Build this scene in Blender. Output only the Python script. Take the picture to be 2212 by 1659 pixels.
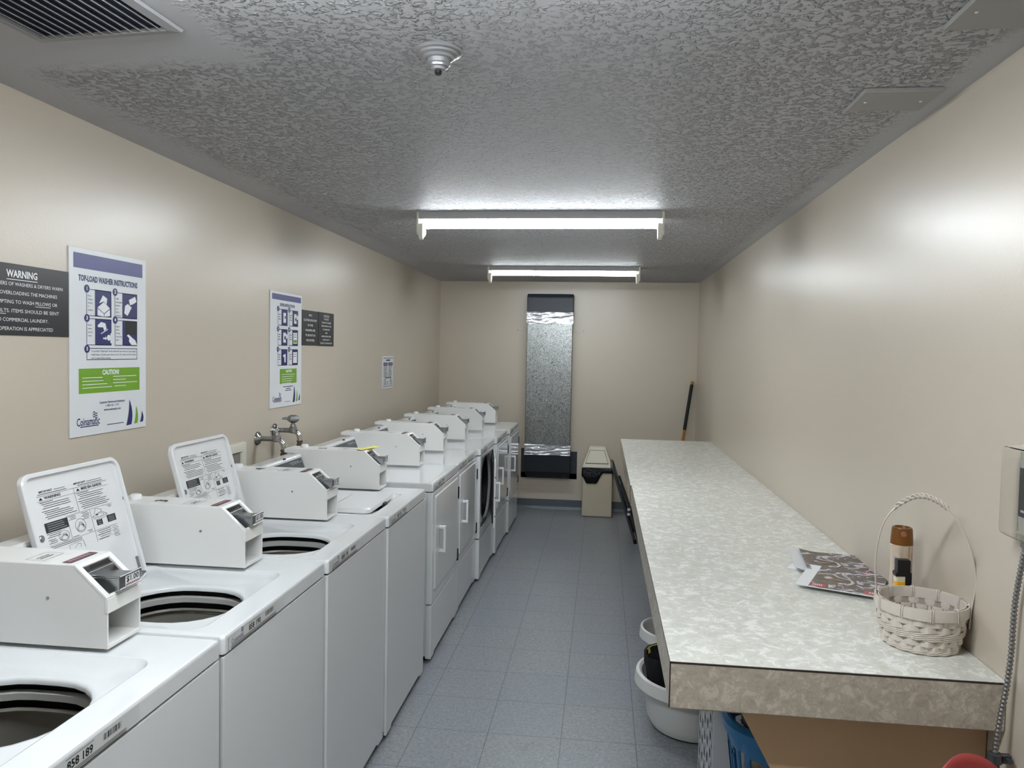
import bpy, bmesh, math, random
from mathutils import Vector, Matrix, noise
random.seed(7)
S = bpy.context.scene
for o in list(bpy.data.objects): bpy.data.objects.remove(o)
# ------------------------------------------------------------------ camera, world, exposure
CAM_H = 1.59057
FPX = 1646.0
YAW, PITCH, ROLL = 0.11746, 0.0418, -0.01892
Rz = Matrix.Rotation(YAW, 3, 'Z'); Rx = Matrix.Rotation(-PITCH, 3, 'X'); Ry = Matrix.Rotation(ROLL, 3, 'Y')
Rm = Rz @ Rx @ Ry
cam_data = bpy.data.cameras.new('camera'); cam = bpy.data.objects.new('camera', cam_data); S.collection.objects.link(cam)
right, fwd, up = Rm.col[0], Rm.col[1], Rm.col[2]
M = Matrix.Identity(4)
for i in range(3):
    M[i][0] = right[i]; M[i][1] = up[i]; M[i][2] = -fwd[i]
M[2][3] = CAM_H
cam.matrix_world = M
cam_data.sensor_width = 36.0; cam_data.lens = FPX / 2212 * 36.0; cam_data.clip_start = 0.02
S.camera = cam
W_ = bpy.data.worlds.new('world'); S.world = W_; W_.use_nodes = True
W_.node_tree.nodes['Background'].inputs[0].default_value = (0, 0, 0, 1)
W_.node_tree.nodes['Background'].inputs[1].default_value = 0.0
S.view_settings.view_transform = 'Standard'; S.view_settings.look = 'None'
S.view_settings.gamma = 1.0; S.view_settings.use_curve_mapping = False
S.view_settings.exposure = 0.0
TUBE_EMIT = 48.0          # fluorescent tubes, see light_fixture()

# ------------------------------------------------------------------ materials
def lin(c):
    return tuple(((v / 255) / 12.92 if v / 255 <= 0.04045 else ((v / 255 + 0.055) / 1.055) ** 2.4) for v in c) + (1,)
def mat(name, rgb, rough=0.5, metal=0.0, spec=0.5, bump=None, coat=0.0, trans=0.0, emit=0.0, ior=1.45):
    m = bpy.data.materials.new(name); m.use_nodes = True
    nt = m.node_tree; b = nt.nodes['Principled BSDF']
    b.inputs['Base Color'].default_value = lin(rgb)
    b.inputs['Roughness'].default_value = rough; b.inputs['Metallic'].default_value = metal
    b.inputs['Specular IOR Level'].default_value = spec; b.inputs['Coat Weight'].default_value = coat
    b.inputs['Transmission Weight'].default_value = trans; b.inputs['IOR'].default_value = ior
    if emit:
        b.inputs['Emission Color'].default_value = lin(rgb); b.inputs['Emission Strength'].default_value = emit
    if bump:
        sc, st, di = bump
        tc = nt.nodes.new('ShaderNodeTexCoord'); nz = nt.nodes.new('ShaderNodeTexNoise')
        nz.inputs['Scale'].default_value = sc; nz.inputs['Detail'].default_value = 3
        bp = nt.nodes.new('ShaderNodeBump'); bp.inputs['Strength'].default_value = st; bp.inputs['Distance'].default_value = di
        nt.links.new(tc.outputs['Object'], nz.inputs['Vector']); nt.links.new(nz.outputs['Fac'], bp.inputs['Height'])
        nt.links.new(bp.outputs['Normal'], b.inputs['Normal'])
    return m
class N:   # tiny node helper
    def __init__(s, m): s.m = m; s.nt = m.node_tree; s.b = s.nt.nodes['Principled BSDF']
    def new(s, t, **k):
        n = s.nt.nodes.new(t)
        for a, v in k.items():
            if a in n.inputs.keys(): n.inputs[a].default_value = v
            else: setattr(n, a, v)
        return n
    def link(s, a, b): s.nt.links.new(a, b)
    def math(s, op, a, b=None, clamp=False):
        n = s.nt.nodes.new('ShaderNodeMath'); n.operation = op; n.use_clamp = clamp
        for i, v in enumerate((a, b)):
            if v is None: continue
            if isinstance(v, (int, float)): n.inputs[i].default_value = v
            else: s.link(v, n.inputs[i])
        return n.outputs[0]
    def ramp(s, fac, stops):
        n = s.nt.nodes.new('ShaderNodeValToRGB'); e = n.color_ramp.elements
        while len(e) < len(stops): e.new(0.5)
        for el, (p, c) in zip(e, stops): el.position = p; el.color = lin(c) if max(c) > 1 else (c[0], c[1], c[2], 1)
        s.link(fac, n.inputs[0]); return n.outputs[0]
    def mix(s, fac, a, b, mode='MIX'):
        n = s.nt.nodes.new('ShaderNodeMix'); n.data_type = 'RGBA'; n.blend_type = mode
        for sock, v in ((n.inputs[0], fac), (n.inputs[6], a), (n.inputs[7], b)):
            if isinstance(v, (int, float)): sock.default_value = v
            elif isinstance(v, tuple): sock.default_value = v
            else: s.link(v, sock)
        return n.outputs[2]

mt = {}
mt['wall'] = mat('wall_paint', (199, 188, 172), 0.34, spec=0.85, bump=(140, 0.12, 0.002))
mt['enamel'] = mat('white_enamel', (224, 226, 227), 0.13, spec=0.5, coat=0.25)
mt['enamel_front'] = mt['enamel']
mt['boxwhite'] = mat('white_powder_coat', (224, 224, 221), 0.38, bump=(900, 0.05, 0.0005))
mt['lidwhite'] = mat('white_lid_enamel', (226, 227, 228), 0.25, coat=0.2)
mt['greyplastic'] = mat('grey_plastic', (186, 188, 188), 0.4)
mt['tubsteel'] = mat('tub_grey_enamel', (118, 115, 106), 0.35)
mt['ringgrey'] = mat('tub_ring_grey', (168, 168, 164), 0.4)
mt['dark'] = mat('dark_gap', (18, 18, 20), 0.7)
mt['black'] = mat('black_plastic', (16, 17, 20), 0.4)
mt['panel'] = mat('control_panel_grey', (62, 64, 66), 0.35)
mt['chrome'] = mat('chrome', (200, 200, 200), 0.12, metal=1)
mt['steel'] = mat('brushed_steel', (165, 167, 170), 0.3, metal=1)
mt['dullsteel'] = mat('dull_steel', (150, 150, 150), 0.45, metal=1)
mt['ink'] = mat('black_ink', (28, 28, 30), 0.5)
mt['navy'] = mat('navy_print', (38, 42, 98), 0.4)
mt['band'] = mat('violet_blue_print', (74, 74, 128), 0.4)
mt['green'] = mat('green_print', (112, 160, 40), 0.4)
mt['paper'] = mat('white_sign_plastic', (226, 229, 232), 0.35)
mt['white'] = mat('white_print', (235, 236, 238), 0.45)
mt['signblack'] = mat('black_engraved_plastic', (34, 33, 35), 0.35)
mt['maroon'] = mat('maroon_sticker', (92, 48, 56), 0.45)
mt['pricered'] = mat('price_red', (150, 40, 60), 0.4)
mt['beigeplastic'] = mat('beige_plastic', (214, 208, 190), 0.5)
mt['ivory'] = mat('ivory_metal', (222, 219, 206), 0.5)
mt['basebd'] = mat('grey_vinyl_base', (84, 92, 100), 0.35)
mt['bag'] = mat('black_bag', (10, 11, 16), 0.25, bump=(60, 0.6, 0.01))
mt['tape'] = mat('duct_tape', (196, 198, 202), 0.3, metal=0.75, bump=(30, 0.5, 0.01))
mt['darktape'] = mat('dark_tape', (52, 56, 64), 0.4, bump=(80, 0.5, 0.005))
mt['hood'] = mat('dark_hood', (52, 58, 68), 0.45, bump=(300, 0.2, 0.002))
mt['gold'] = mat('brass_yellow', (168, 120, 40), 0.35, metal=0.4)
mt['rubber'] = mat('black_rubber', (14, 14, 17), 0.55)
mt['browncap'] = mat('brown_cap', (106, 64, 18), 0.3)
mt['yellowliq'] = mat('amber_liquid', (230, 170, 20), 0.15, coat=0.4)
mt['clear'] = mat('clear_acrylic', (250, 250, 248), 0.05, trans=1.0, ior=1.2)
mt['wicker'] = mat('whitewashed_wicker', (212, 203, 193), 0.35, coat=0.25, bump=(120, 0.3, 0.003))
mt['wicker_shade'] = mat('wicker_crevice_shade', (158, 145, 137), 0.6)
mt['redplastic'] = mat('red_plastic', (150, 54, 52), 0.35)
mt['whiteplastic'] = mat('white_plastic', (214, 214, 210), 0.35)
mt['blueplastic'] = mat('blue_plastic', (52, 122, 178), 0.35)
mt['tan'] = mat('tan_plywood', (208, 178, 142), 0.55, bump=(30, 0.1, 0.002))
mt['brownedge'] = mat('laminate_core', (48, 38, 34), 0.6)
mt['yellownote'] = mat('yellow_paper', (232, 226, 120), 0.6)
mt['clothblack'] = mat('black_cloth', (14, 14, 17), 0.9, bump=(90, 0.4, 0.004))
mt['clothgrey'] = mat('grey_cloth', (150, 146, 138), 0.9, bump=(60, 0.6, 0.006))
mt['clothnavy'] = mat('navy_cloth', (22, 26, 44), 0.9, bump=(60, 0.5, 0.006))
mt['clothbeige'] = mat('beige_cloth', (188, 178, 160), 0.9, bump=(60, 0.5, 0.006))
mt['gunmetal'] = mat('dark_grey_tube', (84, 87, 90), 0.35, metal=0.6)
mt['ceilplate'] = mat('painted_cover_plate', (152, 151, 148), 0.45)
mt['ventgrey'] = mat('vent_grey', (148, 148, 150), 0.5)
mt['silver'] = mat('silver_paint', (166, 166, 168), 0.3, metal=0.75)
mt['teal'] = mat('dark_teal_print', (30, 60, 70), 0.4)

# ceiling: knocked-down plaster, smooth along its edges
m = mat('ceiling_plaster', (184, 184, 187), 0.55, spec=0.25); n = N(m); mt['ceiling'] = m
tc = n.new('ShaderNodeTexCoord'); ob = tc.outputs['Object']
nz = n.new('ShaderNodeTexNoise', Scale=58.0, Detail=2.5, Roughness=0.55, Distortion=0.6); n.link(ob, nz.inputs['Vector'])
h = n.math('SMOOTH_MIN', n.math('MULTIPLY', n.math('SUBTRACT', nz.outputs['Fac'], 0.50, True), 6.0, True), 0.85)
nz2 = n.new('ShaderNodeTexNoise', Scale=150.0, Detail=2.0); n.link(ob, nz2.inputs['Vector'])
h = n.math('ADD', h, n.math('MULTIPLY', nz2.outputs['Fac'], 0.03))
sep = n.new('ShaderNodeSeparateXYZ'); n.link(ob, sep.inputs[0])
wob = n.new('ShaderNodeTexNoise', Scale=6.0); n.link(ob, wob.inputs['Vector'])
wb = n.math('MULTIPLY', n.math('SUBTRACT', wob.outputs['Fac'], 0.5), 0.08)
mk = n.math('MULTIPLY', n.math('ADD', n.math('ADD', sep.outputs['X'], 1.60), wb), 7.0, True)
mk2 = n.math('MULTIPLY', n.math('ADD', n.math('SUBTRACT', 0.90, sep.outputs['X']), wb), 16.0, True)
# the smooth patch round the air vent
vx = n.math('MULTIPLY', n.math('ADD', n.math('ADD', sep.outputs['X'], 0.93), wb), 14.0, True)
vy = n.math('MULTIPLY', n.math('ADD', n.math('SUBTRACT', sep.outputs['Y'], 1.80), wb), 10.0, True)
mv = n.math('MAXIMUM', vx, vy)
mask = n.math('MULTIPLY', n.math('MULTIPLY', mk, mk2), mv)
bp = n.new('ShaderNodeBump'); bp.inputs['Distance'].default_value = 0.028
n.link(n.math('MULTIPLY', mask, 0.85), bp.inputs['Strength']); n.link(h, bp.inputs['Height']); n.link(bp.outputs['Normal'], n.b.inputs['Normal'])

# floor: 12 inch vinyl tiles
T = 0.3048
m = mat('vinyl_floor_tile', (132, 140, 148), 0.34, spec=0.5); n = N(m); mt['floor'] = m
tc = n.new('ShaderNodeTexCoord'); ob = tc.outputs['Object']
sep = n.new('ShaderNodeSeparateXYZ'); n.link(ob, sep.inputs[0])
def gridline(sock):
    t = n.math('DIVIDE', sock, T); f = n.math('FRACT', t)
    d = n.math('MINIMUM', f, n.math('SUBTRACT', 1.0, f))
    return n.math('LESS_THAN', d, 0.0055), n.math('FLOOR', t)
gx, ix = gridline(sep.outputs['X']); gy, iy = gridline(sep.outputs['Y'])
line = n.math('MAXIMUM', gx, gy)
cmb = n.new('ShaderNodeCombineXYZ'); n.link(ix, cmb.inputs[0]); n.link(iy, cmb.inputs[1])
wn = n.new('ShaderNodeTexWhiteNoise'); wn.noise_dimensions = '3D'; n.link(cmb.outputs[0], wn.inputs['Vector'])
nz = n.new('ShaderNodeTexNoise', Scale=75.0, Detail=4.0, Roughness=0.6, Distortion=0.8); n.link(ob, nz.inputs['Vector'])
col = n.ramp(nz.outputs['Fac'], [(0.33, (117, 121, 124)), (0.5, (134, 137, 140)), (0.66, (148, 151, 154))])
col = n.mix(n.math('MULTIPLY', wn.outputs['Value'], 0.35), col, lin((124, 131, 142)))
sp = n.new('ShaderNodeTexNoise', Scale=130.0, Detail=1.0); n.link(ob, sp.inputs['Vector'])
col = n.mix(n.math('MULTIPLY', n.math('GREATER_THAN', sp.outputs['Fac'], 0.70), 0.5), col, lin((84, 88, 92)))
big = n.new('ShaderNodeTexNoise', Scale=3.0, Detail=6.0, Roughness=0.7); n.link(ob, big.inputs['Vector'])
col = n.mix(n.math('MULTIPLY', n.math('SUBTRACT', big.outputs['Fac'], 0.62, True), 3.0, True), col, lin((88, 90, 92)))
col = n.mix(n.math('MULTIPLY', line, 0.8), col, lin((78, 82, 86)))
n.link(col, n.b.inputs['Base Color'])

# laminate worktop
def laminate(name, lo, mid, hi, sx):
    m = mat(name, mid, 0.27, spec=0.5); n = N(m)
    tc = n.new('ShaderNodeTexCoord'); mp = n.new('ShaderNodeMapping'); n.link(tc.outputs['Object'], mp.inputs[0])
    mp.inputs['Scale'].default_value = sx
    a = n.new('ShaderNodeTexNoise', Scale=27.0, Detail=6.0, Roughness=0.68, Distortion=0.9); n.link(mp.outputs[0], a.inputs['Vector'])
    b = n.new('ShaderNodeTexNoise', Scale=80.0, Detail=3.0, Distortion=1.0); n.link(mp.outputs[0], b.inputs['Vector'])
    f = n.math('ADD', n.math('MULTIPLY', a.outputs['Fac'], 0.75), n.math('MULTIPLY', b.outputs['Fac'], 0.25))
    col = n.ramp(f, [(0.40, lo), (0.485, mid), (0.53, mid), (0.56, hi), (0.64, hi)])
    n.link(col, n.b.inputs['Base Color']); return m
mt['lam'] = laminate('marbled_laminate', (207, 207, 197), (218, 218, 209), (239, 239, 234), (1, 1, 1))
mt['lam_shaded'] = laminate('marbled_laminate_shaded', (166, 156, 142), (180, 170, 155), (198, 190, 176), (1.2, 1.2, 1.2))  # worktop pattern again; the edge's lower light put into its tan colour

# galvanised sheet with spangle
m = mat('galvanised_sheet', (170, 172, 172), 0.3, metal=1.0); n = N(m); mt['galv'] = m
tc = n.new('ShaderNodeTexCoord')
nz = n.new('ShaderNodeTexNoise', Scale=75.0, Detail=2.0, Distortion=3.0); n.link(tc.outputs['Object'], nz.inputs['Vector'])
col = n.ramp(nz.outputs['Fac'], [(0.36, (84, 86, 86)), (0.5, (142, 145, 144)), (0.62, (184, 187, 186))])
n.link(col, n.b.inputs['Base Color'])
n.link(n.math('ADD', 0.2, n.math('MULTIPLY', nz.outputs['Fac'], 0.22)), n.b.inputs['Roughness'])

# magazine cover: dark brown and white photograph-like blotches
m = mat('magazine_cover', (90, 80, 80), 0.22); n = N(m); mt['cover'] = m
tc = n.new('ShaderNodeTexCoord')
a = n.new('ShaderNodeTexNoise', Scale=10.0, Detail=5.0, Roughness=0.7, Distortion=2.0); n.link(tc.outputs['Object'], a.inputs['Vector'])
n.link(n.ramp(a.outputs['Fac'], [(0.34, (34, 28, 32)), (0.47, (84, 70, 58)), (0.52, (60, 52, 56)), (0.55, (214, 208, 218)), (0.70, (176, 168, 178))]), n.b.inputs['Base Color'])
m = mat('fluorescent_tube', (243, 250, 255), 0.4, emit=TUBE_EMIT * 1.22); mt['tube'] = m
mt['tube_near'] = mat('fluorescent_tube_brighter', (243, 250, 255), 0.4, emit=TUBE_EMIT * 2.15)  # emission set higher to brighten the near end
mt['tube_far'] = mat('fluorescent_tube_dimmer', (243, 250, 253), 0.4, emit=TUBE_EMIT * 0.6)  # emission set lower to darken the far end

# ------------------------------------------------------------------ mesh helpers
def merge(bm, src, M=None, mi=None):
    if mi is not None:
        for f in src.faces: f.material_index = mi
    if M is not None: src.transform(M)
    me = bpy.data.meshes.new('tmp'); src.to_mesh(me); src.free(); bm.from_mesh(me); bpy.data.meshes.remove(me)
def box(bm, x0, x1, y0, y1, z0, z1, bev=0.0, seg=2, mi=0, M=None):
    b = bmesh.new(); bmesh.ops.create_cube(b, size=1.0)
    b.transform(Matrix.Translation(((x0 + x1) / 2, (y0 + y1) / 2, (z0 + z1) / 2)) @ Matrix.Diagonal((abs(x1 - x0), abs(y1 - y0), abs(z1 - z0), 1)))
    if bev: bmesh.ops.bevel(b, geom=list(b.edges), offset=bev, segments=seg, affect='EDGES', profile=0.5)
    merge(bm, b, M, mi)
def prism(bm, pts, axis, a, b_, bev=0.0, seg=2, mi=0, M=None):
    """2D outline extruded along an axis; pts are (x,z) for 'y', (x,y) for 'z', (y,z) for 'x'"""
    def P(p, t):
        return {'y': (p[0], t, p[1]), 'z': (p[0], p[1], t), 'x': (t, p[0], p[1])}[axis]
    b = bmesh.new()
    v0 = [b.verts.new(P(p, a)) for p in pts]; v1 = [b.verts.new(P(p, b_)) for p in pts]
    b.faces.new(v0); b.faces.new(v1[::-1])
    for i in range(len(pts)):
        j = (i + 1) % len(pts); b.faces.new((v0[j], v0[i], v1[i], v1[j]))
    bmesh.ops.recalc_face_normals(b, faces=b.faces)
    if bev: bmesh.ops.bevel(b, geom=list(b.edges), offset=bev, segments=seg, affect='EDGES', profile=0.5)
    merge(bm, b, M, mi)
def loft(bm, rings, cap0=False, cap1=False, mi=0, closed=True, M=None, loop=False):
    b = bmesh.new(); R = [[b.verts.new(p) for p in r] for r in rings]
    k = len(R[0])
    pairs = list(zip(R[:-1], R[1:])) + ([(R[-1], R[0])] if loop else [])
    for r0, r1 in pairs:
        for i in range(k if closed else k - 1):
            j = (i + 1) % k
            try: b.faces.new((r0[i], r0[j], r1[j], r1[i]))
            except ValueError: pass
    if cap0: b.faces.new(R[0][::-1])
    if cap1: b.faces.new(R[-1])
    bmesh.ops.recalc_face_normals(b, faces=b.faces)
    merge(bm, b, M, mi)
def rrect(x0, x1, y0, y1, r, z=0.0, n=6, M=None):
    r = min(r, (x1 - x0) / 2 - 1e-5, (y1 - y0) / 2 - 1e-5); out = []
    for cx, cy, a0 in ((x1 - r, y1 - r, 0), (x0 + r, y1 - r, 90), (x0 + r, y0 + r, 180), (x1 - r, y0 + r, 270)):
        for i in range(n + 1):
            a = math.radians(a0 + 90 * i / n); out.append(Vector((cx + r * math.cos(a), cy + r * math.sin(a), z)))
    return [M @ p for p in out] if M else out
def lathe(bm, prof, seg=32, M=None, mi=0, cap0=True, cap1=True):
    rings = [[Vector((max(r, 1e-5) * math.cos(2 * math.pi * i / seg), max(r, 1e-5) * math.sin(2 * math.pi * i / seg), z)) for i in range(seg)] for r, z in prof]
    loft(bm, rings, cap0, cap1, mi, M=M)
def cyl(bm, p0, p1, r0, r1=None, seg=16, mi=0):
    p0, p1 = Vector(p0), Vector(p1); d = p1 - p0
    q = d.to_track_quat('Z', 'Y').to_matrix().to_4x4()
    lathe(bm, [(r0, 0), (r0 if r1 is None else r1, d.length)], seg, Matrix.Translation(p0) @ q, mi)
def tube(bm, pts, rad, seg=10, mi=0, closed=False, flat=1.0, upv=None):
    pts = [Vector(p) for p in pts]; k = len(pts); rings = []; prev = None
    for i, p in enumerate(pts):
        a = pts[(i - 1) % k] if closed or i else pts[i]; c = pts[(i + 1) % k] if closed or i < k - 1 else pts[i]
        t = (c - a).normalized()
        if prev is None:
            u = Vector(upv) if upv else (Vector((0, 0, 1)) if abs(t.z) < 0.9 else Vector((1, 0, 0)))
        else: u = prev
        u = (u - t * u.dot(t)).normalized(); prev = u; w = t.cross(u)
        r = rad[i] if isinstance(rad, (list, tuple)) else rad
        rings.append([p + r * (math.cos(2 * math.pi * j / seg) * u + flat * math.sin(2 * math.pi * j / seg) * w) for j in range(seg)])
    if closed: loft(bm, rings, mi=mi, loop=True)
    else: loft(bm, rings, True, True, mi)
def curve_pts(ctrl, n=8):
    P = [Vector(c) for c in ctrl]; P = [2 * P[0] - P[1]] + P + [2 * P[-1] - P[-2]]; out = []
    for i in range(1, len(P) - 2):
        for k in range(n):
            t = k / n; a, b, c, d = P[i - 1], P[i], P[i + 1], P[i + 2]
            out.append(0.5 * ((2 * b) + (c - a) * t + (2 * a - 5 * b + 4 * c - d) * t * t + (3 * b - a - 3 * c + d) * t ** 3))
    out.append(P[-2]); return out
def poly(bm, pts, M, nlift=0.0, mi=0):
    vs = [bm.verts.new(M @ Vector((p[0], p[1], nlift))) for p in pts]
    f = bm.faces.new(vs); f.material_index = mi; return f
def rect(bm, u0, v0, u1, v1, M, nlift=0.0, mi=0): poly(bm, [(u0, v0), (u1, v0), (u1, v1), (u0, v1)], M, nlift, mi)
def rframe(bm, u0, v0, u1, v1, w, M, nlift=0.0, mi=0):
    rect(bm, u0, v0, u1, v0 + w, M, nlift, mi); rect(bm, u0, v1 - w, u1, v1, M, nlift, mi)
    rect(bm, u0, v0 + w, u0 + w, v1 - w, M, nlift, mi); rect(bm, u1 - w, v0 + w, u1, v1 - w, M, nlift, mi)
def disc(bm, u, v, r, M, nlift=0.0, seg=20, ry=None, mi=0):
    poly(bm, [(u + r * math.cos(2 * math.pi * i / seg), v + (ry or r) * math.sin(2 * math.pi * i / seg)) for i in range(seg)], M, nlift, mi)
def rline(bm, a, b, w, M, nlift=0.0):
    a, b = Vector(a), Vector(b); d = (b - a).normalized(); p = Vector((-d.y, d.x)) * w / 2
    poly(bm, [a - p, b - p, b + p, a + p], M, nlift)
_tc = {}
def text(bm, s, u, v, size, M, nlift=0.0, align='CENTER', sx=1.0, bold=0.0, width=None):
    key = (s, align, bold)
    if key not in _tc:
        cu = bpy.data.curves.new('t', 'FONT'); cu.body = s; cu.align_x = align; cu.align_y = 'CENTER'; cu.resolution_u = 2
        cu.offset = bold; cu.size = 1.0
        o = bpy.data.objects.new('t', cu); S.collection.objects.link(o)
        dg = bpy.context.evaluated_depsgraph_get(); me = bpy.data.meshes.new_from_object(o.evaluated_get(dg))
        bpy.data.objects.remove(o); bpy.data.curves.remove(cu); _tc[key] = me
    me = _tc[key]
    b = bmesh.new(); b.from_mesh(me)
    if width:
        xs = [x.co.x for x in b.verts]; sx = width / (size * max(1e-6, max(xs) - min(xs)))
    merge(bm, b, M @ Matrix.Translation((u, v, nlift)) @ Matrix.Diagonal((size * sx, size, 1, 1)), 0)
C = S.collection
def obj(name, bm, m, parent=None, smooth=35, sub=0):
    bmesh.ops.remove_doubles(bm, verts=bm.verts, dist=1e-6)
    me = bpy.data.meshes.new(name); bm.to_mesh(me); bm.free()
    for x in (m if isinstance(m, (list, tuple)) else [m]): me.materials.append(mt[x] if isinstance(x, str) else x)
    if smooth:
        me.shade_smooth(); me.set_sharp_from_angle(angle=math.radians(smooth))
    o = bpy.data.objects.new(name, me); C.objects.link(o)
    if parent: o.parent = parent
    if smooth and smooth <= 50:
        wn_ = o.modifiers.new('wn', 'WEIGHTED_NORMAL'); wn_.keep_sharp = True; wn_.weight = 100
    if sub:
        md = o.modifiers.new('sub', 'SUBSURF'); md.levels = sub; md.render_levels = sub
    return o
def thing(name, label, cat, loc=(0, 0, 0), rotz=0.0, group=None):
    o = bpy.data.objects.new(name, None); C.objects.link(o); o.location = loc; o.rotation_euler = (0, 0, rotz)
    o.empty_display_size = 0.05; return tag(o, label, cat, group)
def tag(o, label, cat, group=None):
    o['label'] = label; o['category'] = cat
    if group: o['group'] = group
    return o
def struct(name, bm, m, smooth=0):
    o = obj(name, bm, m, None, smooth); o['kind'] = 'structure'; return o
B = bmesh.new
# frames for lettering: (u, v, n) -> local xyz
F_X = Matrix(((0, 0, 1, 0), (1, 0, 0, 0), (0, 1, 0, 0), (0, 0, 0, 1)))        # faces +x, u = +y, v = +z
F_TOP = Matrix(((0, -1, 0, 0), (1, 0, 0, 0), (0, 0, 1, 0), (0, 0, 0, 1)))     # faces +z, read from the aisle: u = +y, v = -x
def T3(x, y, z): return Matrix.Translation((x, y, z))

# ------------------------------------------------------------------ room shell
XL, XR, YB, ZC, YF = -1.6666, 0.932, 7.7088, 2.306, -1.4
def slab(name, x0, x1, y0, y1, z0, z1, m):
    b = B(); box(b, x0, x1, y0, y1, z0, z1); return struct(name, b, m)
TX0, TY0 = -0.7428, 3.0895
b = B(); box(b, XL - .1 - TX0, XR + .1 - TX0, YF - .1 - TY0, YB + .1 - TY0, -0.1, 0); fl = struct('floor', b, 'floor'); fl.location = (TX0, TY0, 0)
slab('ceiling', XL - .1, XR + .1, YF - .1, YB + .1, ZC, ZC + .1, 'ceiling')
slab('wall_left', XL - .1, XL, YF, YB, 0, ZC, 'wall')
slab('wall_right', XR, XR + .1, YF, YB, 0, ZC, 'wall')
slab('wall_back', XL - .1, XR + .1, YB, YB + .1, 0, ZC, 'wall')
slab('wall_front', XL - .1, XR + .1, YF - .1, YF, 0, ZC, 'wall')
def baseboard(name, p):
    b = B(); prism(b, [(0, 0.004), (0.014, 0.0), (0.010, 0.012), (0.005, 0.026), (0.004, 0.098), (0, 0.1)], 'y', 0, p, 0.0)
    return b
b = B(); prism(b, [(YB, 0), (YB - .02, 0), (YB - .012, .012), (YB - .006, .028), (YB - .005, .1), (YB, .1)], 'x', XL, XR); struct('baseboard_back', b, 'basebd')
b = B(); prism(b, [(XR, 0), (XR - .02, 0), (XR - .012, .012), (XR - .006, .028), (XR - .005, .1), (XR, .1)], 'y', 1.6, YB - .02); struct('baseboard_right', b, 'basebd')
b = B(); prism(b, [(XL, 0), (XL + .02, 0), (XL + .012, .012), (XL + .006, .028), (XL + .005, .1), (XL, .1)], 'y', YF, YB - .02); struct('baseboard_left', b, 'basebd')

# ------------------------------------------------------------------ ceiling fixtures
def light_fixture(y, label, tube_mat='tube'):
    x0, x1 = -0.965, 0.285
    t = thing('fluorescent_light', label, 'ceiling light', ((x0 + x1) / 2, y, ZC), 0, 'fluorescent ceiling lights'); h = (x1 - x0) / 2
    b = B(); prism(b, [(-.080, 0), (-.082, -.036), (-.079, -.036), (-.062, -.026), (.062, -.026), (.079, -.036), (.082, -.036), (.080, 0)], 'x', -h + .004, h - .004); obj('housing', b, mat('fixture_housing', (176, 176, 176), 0.4), t, 20)  # widened, with side lips shaped to shield the ceiling from the tubes
    for s in (-1, 1):
        b = B(); prism(b, [(-.085, 0), (-.085, -.100), (-.070, -.116), (.05, -.112), (.085, -.09), (.085, 0)], 'x', s * h - .006, s * h + .006, .002, 1)
        # folded flag of the end plate
        prism(b, [(-.082, -.060), (-.082, -.128), (-.06, -.140), (-.025, -.09)], 'x', s * h - s * .005, s * h - s * .026, .001, 1)
        obj('end_bracket', b, 'ivory', t, 20)
        for yy in (-.042, .042):
            b = B(); box(b, s * h - s * .006 - .0, s * h - s * .03, yy - .015, yy + .015, -.070, -.026, .003); obj('lamp_holder', b, 'ivory', t, 20)
    for yy in (-.042, .042):
        b = B(); cyl(b, (-h + .028, yy, -.049), (h - .028, yy, -.049), .017, seg=14); obj('fluorescent_tube', b, tube_mat, t, 40)
light_fixture(1.16, 'twin-tube fluorescent batten light on the ceiling nearest the camera, above the top edge', 'tube_near')
light_fixture(3.965, 'long lit twin-tube fluorescent light, the larger one crossing the middle of the ceiling')
light_fixture(6.41, 'lit twin-tube fluorescent light at the far end near the back wall', 'tube_far')

t = thing('heat_detector', 'stepped silver cone heat detector on the textured ceiling', 'heat detector', (-0.405, 1.812, ZC))
b = B(); lathe(b, [(.056, 0), (.058, -.003), (.055, -.008), (.048, -.010), (.046, -.014), (.038, -.017), (.035, -.022), (.030, -.024), (.029, -.020)], 40, cap0=True, cap1=True); obj('base', b, 'silver', t, 30)
b = B(); lathe(b, [(.029, -.018), (.029, -.034), (.025, -.036), (.024, -.040), (.018, -.042), (.016, -.047), (.010, -.049)], 36); obj('sensor_dome', b, 'silver', t, 30)
b = B(); lathe(b, [(.008, -.047), (.0085, -.055), (.006, -.058)], 20); obj('sensor_tip', b, 'black', t)

# air vent
t = thing('air_vent', 'dark louvred air vent grille with a pale frame set in the ceiling', 'air vent', (-1.166, 1.44, ZC), math.radians(-4.5))
hw, hd, fw = .19, .235, .032
b = B()
rings = [rrect(-hw, hw, -hd, hd, .003, -.001, 1), rrect(-hw + .004, hw - .004, -hd + .004, hd - .004, .003, -.007, 1), rrect(-hw + fw - .006, hw - fw + .006, -hd + fw - .006, hd - fw + .006, .003, -.010, 1), rrect(-hw + fw, hw - fw, -hd + fw, hd - fw, .003, -.004, 1)]
loft(b, rings); obj('frame', b, 'ventgrey', t, 20)
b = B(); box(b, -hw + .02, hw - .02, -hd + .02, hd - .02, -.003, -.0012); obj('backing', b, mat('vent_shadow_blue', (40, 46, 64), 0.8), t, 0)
nl = 13
for i in range(nl):
    x = -hw + fw + (i + .5) * (2 * hw - 2 * fw) / nl
    b = B(); box(b, -.0008, .0008, -hd + fw, hd - fw, -.008, .008, M=T3(x, 0, -.004) @ Matrix.Rotation(math.radians(-40), 4, 'Y') @ T3(0, 0, 0)); obj('louvre', b, 'ventgrey', t, 0)

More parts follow.
